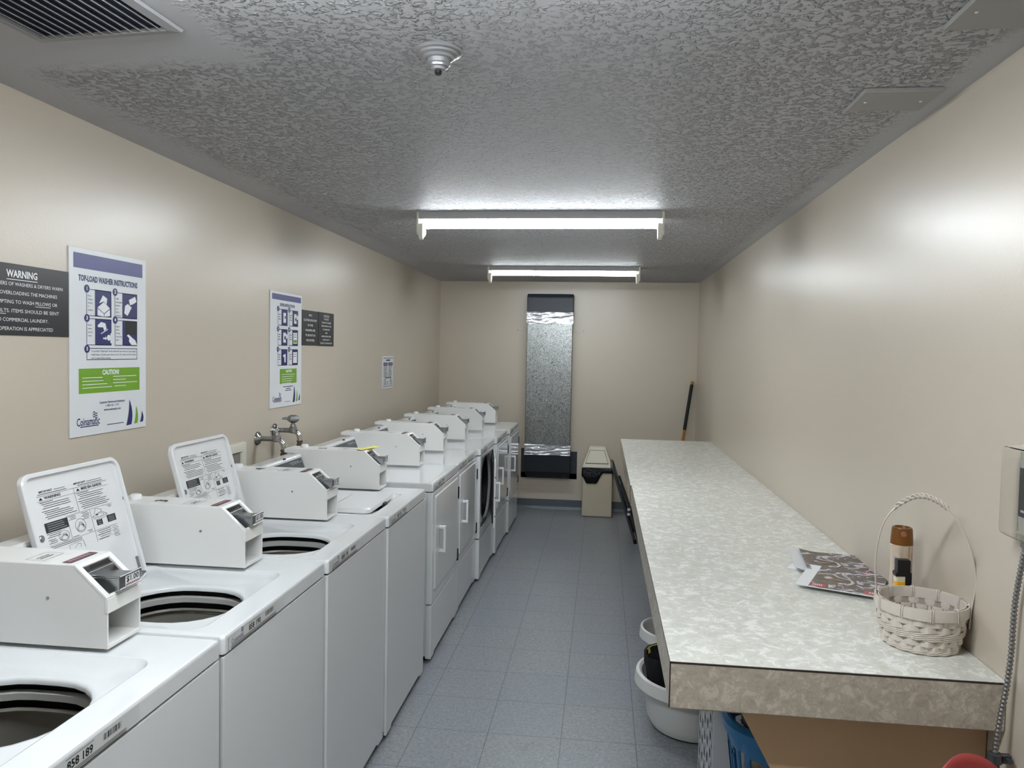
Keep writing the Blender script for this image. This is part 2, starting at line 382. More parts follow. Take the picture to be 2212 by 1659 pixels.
def cover_plate(label, x0, x1, y0, y1):
    t = thing('ceiling_cover_plate', label, 'cover plate', ((x0 + x1) / 2, (y0 + y1) / 2, ZC), 0, 'ceiling cover plates')
    hx, hy = (x1 - x0) / 2, (y1 - y0) / 2
    b = B(); box(b, -hx, hx, -hy, hy, -.012, 0, .002, 1); obj('plate', b, 'ceilplate', t, 20)
    for sx in (-.72, .72):
        b = B(); lathe(b, [(.004, -.0118), (.003, -.0135)], 10, T3(sx * hx, 0, 0)); obj('screw', b, 'white', t)
cover_plate('pale rectangular cover plate on the ceiling, fully in view near the right wall', .672, .872, 2.14, 2.305)
cover_plate('pale cover plate on the ceiling cut off by the top right corner', .706, .906, 1.58, 1.755)

# ------------------------------------------------------------------ washers and dryers
LID_BARS = None
def logo_waves(b, u, v, s, M, l):
    for k in range(3):
        pts = [(u + s * (i / 6 - .5), v + s * (.34 * k + .16 * math.sin(i / 6 * 2 * math.pi))) for i in range(7)]
        poly(b, [(p[0], p[1]) for p in pts] + [(p[0], p[1] - s * .16) for p in pts[::-1]], M, l)
def machine_label(parent, y0, num, xoff=0.0015):
    """maker's strip along the front edge of the top: logo, number, bar code, rules"""
    Mf = T3(xoff, y0, .898) @ F_X
    lab = B(); rect(lab, 0, -.019, .30, .016, Mf); st = obj('name_strip', lab, mat('strip_grey', (206, 208, 206), .4), parent, 0)
    b = B(); text(b, 'Coinamatic', .045, -.003, .018, Mf, .0004, width=.062); logo_waves(b, .068, .007, .012, Mf, .0004)
    obj('logo', b, 'band', st, 0)
    b = B(); text(b, num, .135, -.001, .020, Mf, .0004, bold=.02, width=.064)
    for i, w in enumerate((1, 2, 1, 1, 3, 1, 2, 1, 1, 2, 1, 3, 1, 1, 2, 1, 1)):
        rect(b, .195 + i * .003, -.003, .195 + i * .003 + w * .0008, .009, Mf, .0004)
    for v in (-.0115, -.0145, -.0175): rect(b, .012, v - .0007, .26, v + .0005, Mf, .0004)
    rect(b, .10, .0115, .17, .0122, Mf, .0004)
    obj('number_print', b, 'ink', st, 0)

def coin_box(parent, yb, num, price=True, w=.120):
    """coin box on the rear right of a machine; x is measured back from the machine's front"""
    X = [-.195, -.272, -.61, -.665]; Z0, ZS, ZT = .929, 1.041, 1.110
    prof = [(X[0], Z0), (X[0], ZS), (X[1], ZT), (X[3], ZT - .002), (X[3], ZT - .020), (X[2], ZT - .022), (X[2], Z0)]
    b = B(); e = .005
    for y in (0, w - e):      # side plates
        prism(b, prof, 'y', y, y + e, .0018, 2)
    box(b, X[3] + .002, X[1] + .001, e, w - e, ZT - .006, ZT - .0008)                      # top
    box(b, X[3] + .003, X[2], e, w - e, ZT - .021, ZT - .016)                        # underside of the overhang
    box(b, X[3], X[3] + .004, 0.002, w - .002, ZT - .020, ZT - .002, .0015)
    box(b, X[2], X[2] + .004, e, w - e, Z0, ZT - .006)
    box(b, X[2], X[0] - .004, e, w - e, Z0, Z0 + .006)                                 # bottom
    box(b, X[0] - .006, X[0], .001, w - .001, Z0 - .001, Z0 + .008, .0015)                 # lower lip
    box(b, X[0] - .007, X[0] + .0015, -.0009, w + .0009, ZS - .034, ZS - .001, .002)                # band under the slope
    # sloping frame
    d = Vector((X[1] - X[0], 0, ZT - ZS)); L = d.length; ang = math.atan2(ZT - ZS, -(X[1] - X[0]))
    Ms = T3(X[0], 0, ZS) @ Matrix.Rotation(ang, 4, 'Y') @ Matrix.Diagonal((-1, 1, 1, 1))
    for (s0, s1, y0, y1) in ((0, L, -.0005, .014), (0, L, w - .014, w + .0005), (L - .012, L, .01, w - .01), (0, .008, .01, w - .01)):
        box(b, s0, s1, y0, y1, -.006, .0012, .0012, 1, M=Ms)
    box(b, X[1] - .05, X[1] - .046, e, w - e, Z0 + .005, ZT - .006)                      # inner bulkhead
    box(b, X[0] - .055, X[0] - .05, e, .055, Z0 + .005, ZS - .03)                        # inside flap of the empty drawer bay
    for f in b.faces: f.normal_update()
    cb = obj('coin_box', b, 'boxwhite', parent, 30)
    cb.location = (0, yb, 0)
    # coin slide
    b = B()
    Mt = T3(-.186, 0, 1.076)
    box(b, -.10, .0, .030, w - .026, -.005, 0, .001, 1, M=Mt)                      # tray
    box(b, -.10, .0, .030, .036, .0, .005, .001, 1, M=Mt)
    for y in (.031, w - .031): prism(b, [(-.085, -.004), (0, -.004), (0, -.026), (-.020, -.034)], 'y', y, y + .004, M=Mt)
    prism(b, [(-.06, -.004), (-.002, -.022), (-.002, -.026), (-.022, -.032), (-.07, -.008)], 'y', .036, w - .031, M=Mt)
    box(b, -.002, .003, .024, w - .020, -.024, .006, .0012, M=Mt)                    # front plate
    box(b, .002, .006, .024, w - .020, .004, .0075, .001, 1, M=Mt)
    box(b, .002, .006, .024, w - .020, -.0245, -.021, .001, 1, M=Mt)
    cyl(b, (-.262, .03, 1.075), (-.262, .03, 1.09), .009, seg=12)
    cs = obj('coin_slide', b, 'steel', cb, 30)
    b = B(); box(b, -.225, -.203, .02, w - .02, 1.026, 1.029); box(b, -.262, -.25, .015, w - .015, 1.03, 1.09, .001, 1); obj('slide_bed', b, 'dullsteel', cb, 20)
    if price:
        Mf = T3(-.1825, 0, 1.0675) @ F_X
        b = B(); rect(b, .044, -.0115, .096, .0105, Mf); rect(b, .046, -.0100, .094, -.0080, Mf, .0003, 1); text(b, '$1.00', .070, .0015, .017, Mf, .0004, bold=.02, width=.044)
        for f in b.faces: pass
        me = obj('price_plate', b, ['paper', 'pricered', 'ink'], cb, 0)
        # lettering is the last geometry appended: everything beyond the two rectangles is ink
        for i, p in enumerate(me.data.polygons): p.material_index = 0 if i == 0 else (1 if i == 1 else 2)
    # top markings
    Mtop = T3(0, 0, ZT) @ F_TOP
    b = B(); rect(b, .015, .290, .105, .312, Mtop, .0006); obj('maroon_sticker', b, 'maroon', cb, 0)['label'] = 'dark maroon sticker strip'
    b = B()
    for k in range(6): rect(b, .024 + k * .012, .296, .030 + k * .012, .306, Mtop, .0009)
    obj('sticker_print', b, mat('sticker_grey_print', (170, 150, 150), .5), cb, 0)
    b = B(); rframe(b, .02, .36, .085, .405, .0012, Mtop, .0006)
    for v in (.375, .385): rect(b, .032, v, .072, v + .003, Mtop, .0006)
    obj('note_label', b, 'panel', cb, 0)
    if num:
        b = B(); text(b, num, w * .45, .49, .055, Mtop, .0007, bold=.02, sx=1.0); obj('number', b, 'ink', cb, 0)
    b = B(); lathe(b, [(.018, 0), (.018, .010), (.014, .014)], 18, T3(-.592, w * .62, ZT - .001)); obj('lock_cap', b, 'white', cb, 40)
    b = B(); cyl(b, (-.335, .001, 1.035), (-.335, -.0012, 1.035), .0035, seg=10); obj('screw', b, 'dullsteel', cb, 0)

def console(parent, y1, depth, panel=True, y0=.002):
    D = -depth
    prof = [(D, .915), (D, 1.078), (D + .006, 1.084), (-.585, 1.088), (-.577, 1.084), (-.552, 1.02), (-.520, .915)]
    b = B(); prism(b, prof, 'y', y0, y1, .004, 2); c = obj('console', b, 'enamel', parent, 35)
    if panel:
        a = Vector((-.577, 0, 1.084)); d = (Vector((-.552, 0, 1.02)) - a).normalized(); nrm = Vector((-d.z, 0, d.x)); nrm = nrm if nrm.x > 0 else -nrm
        Mp = Matrix.Identity(4)
        for i in range(3): Mp[i][0] = (0, 1, 0)[i]; Mp[i][1] = -d[i]; Mp[i][2] = nrm[i]; Mp[i][3] = a[i]
        b = B(); rframe(b, y0 + .02, -.066, y1 - .012, -.006, .004, Mp, .0012); obj('panel_trim', b, 'greyplastic', c, 0)
        b = B(); rect(b, y0 + .03, -.064, y1 - .02, -.012, Mp, .0008); obj('control_panel', b, 'panel', c, 0)
        b = B()
        for k in range(4): rect(b, y1 - .05 - k * .03, -.032, y1 - .032 - k * .03, -.029, Mp, .0014)
        rect(b, y1 - .16, -.024, y1 - .06, -.022, Mp, .0014); obj('panel_print', b, 'greyplastic', c, 0)
        b = B(); lathe(b, [(.007, 0), (.006, .006)], 12, T3(-.578, (y0 + y1) * .62, 1.086)); obj('bumper', b, 'black', c)

LW, LL = .386, .372       # washer lid
def lid_print(bm):
    """printed warnings on the underside of the lid; u across (0..LW), v up (0 = hinge)"""
    I = Matrix.Identity(4); l = .0
    def tx(s, u, v, size, w, **k): text(bm, s, u, v, size * 1.35, I, l, width=w, **k)
    def bars(u0, u1, v, n, dv, h=.0022, rag=.2):
        for i in range(n):
            x1 = u1 - (u1 - u0) * rag * random.random()
            rect(bm, u0 + (.006 if i % 2 else 0), v - i * dv, x1, v - i * dv + h, I, l)
    tx('IMPORTANT', .085, .292, .009, .048, bold=.02); bars(.115, .165, .2905, 1, .01, .0018)
    tx('IMPORTANT', .215, .292, .009, .048, bold=.02); bars(.243, .315, .2905, 1, .01, .0018)
    bars(.055, .185, .281, 1, .01); bars(.205, .315, .281, 1, .01)
    rect(bm, .05, .2745, .325, .2757, I, l)
    for u, s, w in ((.055, 'WARNING', .06), (.195, 'MISE EN GARDE', .085)):
        poly(bm, [(u, .258), (u + .014, .258), (u + .007, .270)], I, l); tx(s, u + .02 + w / 2, .264, .012, w, bold=.03)
    rect(bm, .05, .2525, .325, .2535, I, l); rect(bm, .186, .166, .187, .274, I, l)
    bars(.055, .110, .246, 1, .01); bars(.060, .175, .238, 3, .009); bars(.055, .130, .208, 1, .01); bars(.062, .180, .200, 4, .0085)
    bars(.192, .250, .246, 1, .01); bars(.196, .318, .238, 3, .009); bars(.192, .290, .209, 1, .01); bars(.198, .318, .200, 4, .0085)
    rect(bm, .135, .1635, .325, .1645, I, l)
    # black instruction blocks
    rect(bm, .052, .118, .135, .160, I, l)
    rect(bm, .242, .082, .266, .108, I, l); rect(bm, .288, .082, .325, .114, I, l)
    rect(bm, .135, .064, .136, .164, I, l); rect(bm, .226, .064, .227, .164, I, l); rect(bm, .05, .0625, .325, .0635, I, l); rect(bm, .226, 0.012, .227, .063, I, l)
    bars(.140, .168, .157, 3, .007, .0018); bars(.190, .222, .157, 5, .007, .0018); bars(.300, .320, .157, 2, .006, .0018)
    bars(.052, .110, .112, 3, .0075, .0018); bars(.052, .085, .086, 3, .0072, .0018); bars(.14, .165, .068, 1, .01, .0018); bars(.198, .222, .074, 2, .006, .0018)
    bars(.055, .175, .056, 2, .007, .002); bars(.235, .295, .056, 4, .009, .002); bars(.235, .28, .018, 1, .01)
    def ell(u, v, ru, rv, w=.0011, s=26):
        P = [(u + ru * math.cos(2 * math.pi * i / s), v + rv * math.sin(2 * math.pi * i / s)) for i in range(s)]
        for i in range(s): rline(bm, P[i], P[(i + 1) % s], w, I, l)
    def lines(pts, w=.0011):
        for a, c in zip(pts[:-1], pts[1:]): rline(bm, a, c, w, I, l)
    # line drawings: two tubs with agitators, an open washer, hands
    for (u, v, ru, rv) in ((.110, .088, .019, .022), (.178, .108, .020, .030)):
        ell(u, v, ru, rv); ell(u, v - rv * .35, ru * .75, rv * .45); ell(u, v + rv * .35, ru * .22, rv * .16)
        lines([(u - ru * .2, v + rv * .2), (u - ru * .6, v - rv * .5)]); lines([(u + ru * .2, v + rv * .2), (u + ru * .6, v - rv * .5)])
        poly(bm, [(u + ru * .35, v + rv * .5), (u + ru * .6, v), (u + ru * .5, v - rv * .3)], I, l)
    lines([(.232, .128), (.255, .112), (.292, .124), (.270, .141), (.232, .128), (.232, .120), (.255, .104), (.292, .117), (.292, .124)])
    lines([(.240, .136), (.250, .160), (.274, .150), (.270, .141)]); ell(.262, .127, .016, .008); poly(bm, [(.245, .138), (.258, .128), (.250, .128)], I, l)
    for v in (.050, .032, .014):
        lines([(.298, v + .002), (.306, v + .008), (.318, v + .004), (.324, v - .004), (.312, v - .006), (.302, v - .002), (.308, v + .002), (.316, v)])
    rect(bm, .230, .040, .325, .0407, I, l); rect(bm, .230, .022, .325, .0227, I, l)
    lines([(.118, .012), (.118, .040), (.172, .044), (.176, .012)]); lines([(.135, .02), (.15, .036), (.162, .03), (.158, .016)])
def washer_lid(parent, openlid):
    hx, hy, hz = -.478, .083, .908
    if openlid: Ml = T3(hx, hy, hz - .006) @ Matrix.Rotation(math.radians(-106), 4, 'Y')
    else: Ml = T3(hx, hy, hz)
    # local lid frame: x = towards the front (length), y across, z up when closed
    b = B()
    R = .032
    def ring(ins, z, r=R): return rrect(.0 + ins * .4, LL - ins, ins, LW - ins, r, z, 6)
    loft(b, [ring(.012, .004, R - .008), ring(.011, -.001 + .002, R - .008), ring(.003, .0005), ring(0, .004), ring(0, .016), ring(.004, .022), ring(.012, .0235)], False, True)
    loft(b, [ring(.012, .004, R - .008), ring(.012, .010, R - .008), ring(.020, .013, R - .012), ring(.05, .0135, R - .016)], False, True)
    lid = obj('lid', b, 'lidwhite', parent, 40); lid.matrix_local = Ml
    if openlid:
        # underside faces the aisle: u = +y, v = +x (from hinge), n = -z
        Mu = Matrix(((0, 1, 0, 0), (1, 0, 0, 0), (0, 0, -1, .0125), (0, 0, 0, 1)))
        b = B(); lid_print(b); bmesh.ops.transform(b, matrix=Mu @ T3(0, .1405, 0) @ Matrix.Diagonal((1, .615, 1, 1)), verts=b.verts); obj('warning_print', b, 'ink', lid, 0)
        for vs, u0, u1, hh, rag in (((.217, .2225, .228, .2335), .060, .128, .0016, .018), ((.194, .199, .204), .246, .260, .0014, 0), ((.194, .199, .204), .293, .318, .0014, 0)):
            b = B()
            for v in vs: rect(b, u0, v, u1 - rag * random.random(), v + hh, Mu, .0004)
            obj('block_print', b, mat('pale_grey_print', (150, 152, 156), .5), lid, 0)
        for u, v in ((.030, .205), (LW - .006, .245)):
            b = B(); lathe(b, [(.0085, .0), (.0085, .004), (.006, .006)], 16, Mu @ T3(u, v, -.001)); obj('bumper', b, 'dullsteel', lid)
        b = B(); box(b, .012, .068, LW - .024, LW - .018, .006, .0135, .0015); cyl(b, (.016, LW - .03, .006), (.016, LW - .01, .006), .006, seg=10); obj('hinge', b, 'dullsteel', lid, 30)
    else:
        Mu = Matrix(((0, -1, 0, LL), (1, 0, 0, 0), (0, 0, 1, .0242), (0, 0, 0, 1)))   # u = +y, v back from the front edge
        b = B(); rframe(b, .045, .07, LW - .05, LL - .06, .0015, Mu); obj('panel_line', b, 'greyplastic', lid, 0)
        b = B(); text(b, 'NOTICE', .14, .225, .026, Mu, width=.075, bold=.02)
        for i in range(7):
            rect(b, .10 + i * .028, .168, .10 + i * .028 + .022, .171, Mu)
        obj('notice_print', b, mat('notice_grey', (110, 112, 114), .5), lid, 0)
        b = B(); prism(b, [(LL - .006, .0), (LL + .010, -.004), (LL + .012, .004), (LL - .004, .012)], 'y', LW * .5, LW * .5 + .04); obj('finger_grip', b, 'dark', lid, 0)

def open_face(b, ax, lim):
    b.normal_update(); bmesh.ops.delete(b, geom=[f for f in b.faces if f.normal[ax] > .9 and f.calc_center_median()[ax] > lim and f.calc_area() > .05], context='FACES')
def front_skirt(b, w, x, z0, z1, th=.012):
    r = .013
    prism(b, [(.003, z0), (.07, z0), (.085, z0 + r), (w - .085, z0 + r), (w - .07, z0), (w - .003, z0), (w - .003, z1), (.003, z1)], 'x', x - th, x, .003, 2)
GW = 'row of top-load washers along the left wall'
GD = 'row of tumble dryers along the left wall'
def washer(x, y, yb, num, code, openlid, label, oy=0.0):
    W, D = .648, .66
    t = thing('washing_machine', label, 'washing machine', (x, y, 0), 0, GW)
    b = B(); box(b, -D, -.006, .004, W - .004, .034, .872, .006); open_face(b, 2, .86); front_skirt(b, W, -.001, .020, .871); obj('cabinet', b, 'enamel', t, 30)
    for sx in (-.05, -D + .05):
        for sy in (.05, W - .05):
            b = B(); lathe(b, [(.022, 0), (.022, .008), (.012, .012), (.012, .036)], 14, T3(sx, sy, 0)); obj('foot', b, 'rubber', t)
    b = B()
    hx0, hx1, hy0, hy1 = -.430, -.104, .125 + oy, .408 + oy
    h_ = lambda k, r_, z: rrect(hx0 - k, hx1 + k, hy0 - k, hy1 + k, r_, z)
    r = [h_(.008, .143, .884), h_(0, .135, .884), h_(0, .135, .892), h_(.004, .139, .897), h_(.011, .143, .8985), rrect(hx0 - .02, hx1 + .016, hy0 - .016, hy1 + .026, .145, .8975),
         rrect(-.492, -.088, .045, .502, .04, .9015), rrect(-.508, -.078, .03, .516, .045, .9185), rrect(-.512, -.074, .027, .520, .047, .920),
         rrect(-D + .012, -.010, .010, W - .010, .012, .920), rrect(-D + .004, -.003, .003, W - .003, .010, .918), rrect(-D, 0, 0, W, .010, .911), rrect(-D, 0, 0, W, .010, .878), rrect(-D + .01, -.006, .006, W - .006, .010, .8755)]
    loft(b, r); obj('top_panel', b, 'enamel', t, 50)
    b = B(); q = lambda k, z: rrect(hx0 - .008 + k, hx1 + .008 - k, hy0 - .008 + k, hy1 + .008 - k, .135, z)
    loft(b, [q(-.007, .866), q(.002, .8665), q(.006, .864), q(.006, .850), q(.0, .846), q(-.007, .846), q(-.007, .866)]); obj('tub_ring', b, 'ringgrey', t, 40)
    b = B(); loft(b, [q(-.012, .8835), q(-.026, .875), q(-.026, .80), q(-.03, .56)]); obj('gap_shade_liner', b, 'dark', t, 40)  # added dark liner; shade of the gap under the lip is its colour
    b = B(); loft(b, [q(-.012, .58), q(-.012, .815), q(-.008, .828), q(.002, .832), q(.004, .826), q(-.004, .815), q(-.006, .70), q(-.006, .58)])
    rect(b, -.44, .11, -.096, .42, T3(0, 0, .585)); obj('wash_basket', b, 'tubsteel', t, 40)
    b = B(); lathe(b, [(.085, .59), (.05, .62), (.035, .70), (.03, .74), (.012, .755)], 24, T3(-.27, .246, 0)); obj('agitator', b, 'greyplastic', t, 40)
    console(t, yb - .002, D)
    coin_box(t, yb, num)
    washer_lid(t, openlid)
    machine_label(t, LABEL_Y if code == '858 189' else .02, code)
    return t
LABEL_Y = .036
W1 = washer(-.856, .988, .526, None, '858 189', True, 'white top-load washer in the near left corner, number strip 858 189 on its front edge', .03)
W2 = washer(-.853, 1.645, .502, '3', '858 190', True, 'white top-load washer with its coin box marked 3 and its lid standing open')
W3 = washer(-.846, 2.301, .511, '4', '858 191', True, 'white top-load washer with its coin box marked 4, second open lid from the camera')
W4 = washer(-.837, 2.957, .520, '5', '858 192', False, 'white top-load washer with its lid closed, coin box marked 5 with a yellow note')
# the number strip of the nearest washer stands at its far end, next to the lettering

def dryer(x, y, yb, label, code, ajar=False, n=0):
    W, D = .682, .66
    t = thing('tumble_dryer', label, 'tumble dryer', (x, y, 0), 0, GD)
    Z1 = .873
    b = B(); box(b, -D, -.030, .004, W - .004, .03, Z1, .006)
    if ajar: open_face(b, 0, -.04)
    # front frame, with a round-topped loading hole
    def fr(x_, o, r, rim):
        return [Vector((x_, p.x, p.y)) for p in rrect(*o, r, 0, 8)]
    outer = (.003, W - .003, .300, Z1 - .001)
    b2 = bmesh.new()
    if ajar:
        hole = (.075, .575, .385, .835); body = None
        loft(b, [fr(-.03, outer, .006, 0), fr(-.004, outer, .006, 0), fr(-.001, (outer[0] + .003, outer[1] - .003, outer[2] + .003, outer[3] - .003), .006, 0),
                 fr(-.001, (.055, .665, .355, .850), .012, 0), fr(-.010, (.058, .662, .358, .847), .012, 0), fr(-.010, (hole[0] - .01, hole[1] + .01, hole[2] - .01, hole[3] + .01), .23, 0), fr(-.014, hole, .225, 0), fr(-.0305, hole, .225, 0)])
    else:
        loft(b, [fr(-.03, outer, .006, 0), fr(-.004, outer, .006, 0), fr(-.001, (outer[0] + .003, outer[1] - .003, outer[2] + .003, outer[3] - .003), .006, 0),
                 fr(-.001, (.055, .665, .355, .850), .012, 0), fr(-.012, (.056, .664, .356, .849), .012, 0)], cap1=True)
    b2.free()
    obj('cabinet', b, 'enamel', t, 30)
    b = B(); front_skirt(b, W, -.001, .020, .294, .03); obj('lower_panel', b, 'enamel', t, 30)
    for sx in (-.05, -D + .05):
        for sy in (.05, W - .05):
            b = B(); lathe(b, [(.022, 0), (.022, .008), (.012, .012), (.012, .036)], 14, T3(sx, sy, 0)); obj('foot', b, 'rubber', t)
    b = B()
    loft(b, [rrect(-D + .03, -.022, .022, W - .022, .02, .9165), rrect(-D + .02, -.014, .014, W - .014, .014, .920), rrect(-D + .008, -.004, .004, W - .004, .012, .920), rrect(-D, 0, 0, W, .010, .912), rrect(-D, 0, 0, W, .010, .880), rrect(-D + .008, -.006, .006, W - .006, .01, .8765)], cap0=True, cap1=True)
    obj('top_panel', b, 'enamel', t, 40)
    if ajar:
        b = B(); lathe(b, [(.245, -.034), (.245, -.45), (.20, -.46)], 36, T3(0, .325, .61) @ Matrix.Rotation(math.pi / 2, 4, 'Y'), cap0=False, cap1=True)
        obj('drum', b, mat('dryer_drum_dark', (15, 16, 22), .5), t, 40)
        b = B(); loft(b, [fr(-.006, (.085, .590, .375, .845), .23, 0), fr(-.0075, (.072, .60, .362, .855), .24, 0)]); obj('door_seal', b, 'panel', t, 0)
        b = B(); box(b, -.0085, -.006, .10, .35, .362, .384); obj('lint_slot', b, 'black', t, 0)
    # door, hinged on its far side
    hinge = (0.0, .663)
    dd = thing_part('door', t); 
    ang = math.radians(9.0) if ajar else 0.0
    b = B()
    dw, z0, z1 = .606, .357, .848
    fr2 = lambda x_, o, r: [Vector((x_, p.x, p.y)) for p in rrect(*o, r, 0, 8)]
    o_ = (-dw, 0, z0, z1); i_ = lambda k: (-dw + k, -k, z0 + k, z1 - k)
    loft(b, [fr2(-.010, i_(.004), .012), fr2(-.008, o_, .014), fr2(.001, o_, .014), fr2(.0045, i_(.004), .012), fr2(.0052, i_(.012), .010)], True, True)
    bpy.data.objects.remove(dd)
    d = obj('door', b, 'enamel', t, 35); d.location = (0, hinge[1], 0); d.rotation_euler = (0, 0, ang)
    b = B(); box(b, .026, .038, -dw + .085, -dw + .105, .535, .675, .004)
    for z in (.543, .667): box(b, .004, .034, -dw + .087, -dw + .103, z - .007, z + .007, .002)
    obj('handle', b, 'white', d, 30)
    for z in (.385, .755):
        b = B(); cyl(b, (.004, .008, z - .035), (.004, .008, z + .035), .006, seg=10); box(b, -.002, .007, -.004, .010, z - .034, z + .034, .001, 1); obj('hinge', b, 'black', d, 30)
    if ajar:
        b = B()
        for z in (.45, .58, .72): cyl(b, (0, -dw - .0015, z), (0, -dw + .002, z), .004, seg=10)
        obj('edge_screws', b, 'ink', d, 0)
        b = B(); box(b, -.02, -.008, -dw + .04, -.06, z0 + .03, z1 - .03, .006); obj('inner_pad', b, 'panel', d, 30)
    console(t, yb - .002, D)
    coin_box(t, yb, None, price=False)
    machine_label(t, .02, code)
def thing_part(name, t):
    o = bpy.data.objects.new('tmp_part', None); return o
dryer(-.832, 3.742, .512, 'white tumble dryer standing next to the washers, first of the dryer row', '858 193')
dryer(-.836, 4.440, .490, 'white tumble dryer between the first dryer and the one with its door ajar', '858 194')
dryer(-.812, 5.132, .470, 'white tumble dryer with its door ajar and dark drum showing', '858 195', True)
dryer(-.795, 5.826, .480, 'white tumble dryer just beyond the one with the open door', '858 196')
dryer(-.780, 6.525, .475, 'white tumble dryer at the far end of the row nearest the back wall', '858 197')

b = B()
poly(b, [(-.04, -.026), (.05, -.022), (.046, .024), (-.038, .028)], Matrix.Identity(4))
poly(b, [(-.02, -.020), (.066, -.030), (.058, .016), (-.015, .022)], T3(0, 0, .002) @ Matrix.Rotation(math.radians(-6), 4, 'Y'))
o = obj('paper_note', b, 'yellownote', None, 0); o.location = (-1.125, 3.545, 1.1125); o.rotation_euler = (0, 0, .9)
md = o.modifiers.new('s', 'SOLIDIFY'); md.thickness = .0006
tag(o, 'yellow sticky paper note lying on the coin box marked 5', 'paper note')

# ------------------------------------------------------------------ signs on the left wall
def sign(name, label, cat, y0, z0, w, h, m='paper', th=.005, group=None):
    t = thing(name, label, cat, (XL, y0, z0), 0, group)
    b = B(); box(b, 0.0004, th, 0, w, 0, h, .0008, 1); obj('board', b, m, t, 20)
    return t, (T3(th + .0004, 0, 0) @ F_X)
# black WARNING sign
w, h = .60, .202
t, Mf = sign('warning_sign', 'black engraved WARNING sign about overloading washers and dryers', 'sign', 1.612, 1.612, w, h, 'signblack')
b = B()
text(b, 'WARNING', .408, h - .029, .028, Mf, 0, width=.118, bold=.03); rect(b, .349, h - .0455, .467, h - .0435, Mf)
L = ['OWNERS OF WASHERS & DRYERS WARN', 'AGAINST OVERLOADING THE MACHINES', 'OR ATTEMPTING TO WASH PILLOWS OR', 'QUILTS. ITEMS SHOULD BE SENT', 'TO COMMERCIAL LAUNDRY.', 'YOUR COOPERATION IS APPRECIATED']
RE = [.572, .548, .548, .555, .510, .530]; WD = [.0092 * len(x_) for x_ in L]
for i, s in enumerate(L):
    v = h * (.715 - .125 * i); text(b, s, RE[i] - WD[i] / 2, v, .0145, Mf, 0, width=WD[i])
rect(b, .457, h * .465 - .0095, .520, h * .465 - .008, Mf); rect(b, .300, h * .34 - .0095, .345, h * .34 - .008, Mf)
obj('lettering', b, 'white', t, 0)

def sails(t, Mf, u, v, s):
    def sail(b, u0, v0, hh, ww):
        A = [(u0 + ww * .50 * (1 - (1 - k / 10) ** 2.2), v0 + hh * k / 10) for k in range(11)]
        Bc = []
        for k in range(10):
            q = k / 10; Bc.append((u0 + ww * ((1 - q) ** 2 * .82 + 2 * q * (1 - q) * 1.25 + q * q * .50), v0 + hh * ((1 - q) ** 2 * .02 + 2 * q * (1 - q) * .50 + q * q)))
        poly(b, A + Bc[::-1], Mf, .0003)
    b = B(); sail(b, u, v, s, s * .40); sail(b, u + s * .88, v + s * .06, s * .44, s * .24); obj('blue_sails', b, 'navy', t, 0)
    b = B(); sail(b, u + s * .50, v + s * .03, s * .70, s * .26); obj('green_sail', b, 'green', t, 0)
def poster_common(t, Mf, w, h, wide):
    sx = w / .40
    b = B(); text(b, 'Coinamatic', .085 * sx, h * .075, .036, Mf, .0003, width=.112 * sx, bold=.012); obj('logo', b, 'navy', t, 0)
    b = B(); logo_waves(b, .118 * sx, h * .098, .022 * sx, Mf, .0003); rect(b, .045 * sx, h * .048, .135 * sx, h * .053, Mf, .0003); obj('logo_waves', b, 'navy', t, 0)
def num_disc(bd, bt, u, v, r, s, Mf):
    disc(bd, u, v, r, Mf, .0006); text(bt, s, u, v, r * 1.25, Mf, .0009, bold=.04)
# washer poster
w, h = .402, .605
t, Mf = sign('washer_instruction_poster', 'tall white top-load washer instructions poster with a green caution panel', 'poster', 2.215, 1.292, w, h)
b = B(); rect(b, .018, h * .894, w - .022, h * .973, Mf, .0002); obj('header_band', b, 'band', t, 0)
b = B(); text(b, 'TOP-LOAD WASHER INSTRUCTIONS', .195, h * .842, .026, Mf, .0003, width=.31, bold=.04); obj('title', b, 'navy', t, 0)
bd, bt, bf = B(), B(), B(); btx = B()
pan = [(.078, .645, '1'), (.222, .645, '2'), (.078, .488, '3'), (.222, .488, '4')]; pw, ph = .126, .145 * h
txt = ['Place clothes loosely in washer.', 'Add detergent, bleach, and fabric softener.', 'Insert smart card or coins.', 'Select fabric setting and press start.']
for (u, tv, s), tt in zip(pan, txt):
    v = h * tv; rframe(bf, u, v, u + pw, v + ph, .0022, Mf, .0002); rect(bf, u + .042, v, u + pw, v + ph, Mf, .0002)
    num_disc(bd, bt, u + .002, v + ph, .013, s, Mf)
    words = tt.split(); lines = []
    for wd in words:
        if lines and len(lines[-1] + ' ' + wd) < 10: lines[-1] += ' ' + wd
        else: lines.append(wd)
    btx = B()
    for k, ln in enumerate(lines[:6]): text(btx, ln, u + .006, v + ph - .022 - k * .0115, .0085, Mf, .0004, align='LEFT')
    obj('step_text', btx, 'ink', t, 0)
btx = B()
rframe(bf, .078, h * .408, .348, h * .473, .0022, Mf, .0002); num_disc(bd, bt, .080, h * .468, .013, '5', Mf)
for k, ln in enumerate(['To purchase "Superstyle" extra wash and rinse times for your heavily', 'soiled items, re-insert your smart card or 25c within the first minute', 'and re-select fabric setting.']):
    text(btx, ln, .100, h * .456 - k * .0115, .0085, Mf, .0004, align='LEFT', width=(.24, .24, .10)[k])
obj('step_text', btx, 'ink', t, 0)
obj('picture_panels', bf, 'navy', t, 0); obj('number_discs', bd, 'navy', t, 0); obj('numerals', bt, 'white', t, 0)
k = .0005
def O(i): return pan[i][0] + .042, h * pan[i][1]
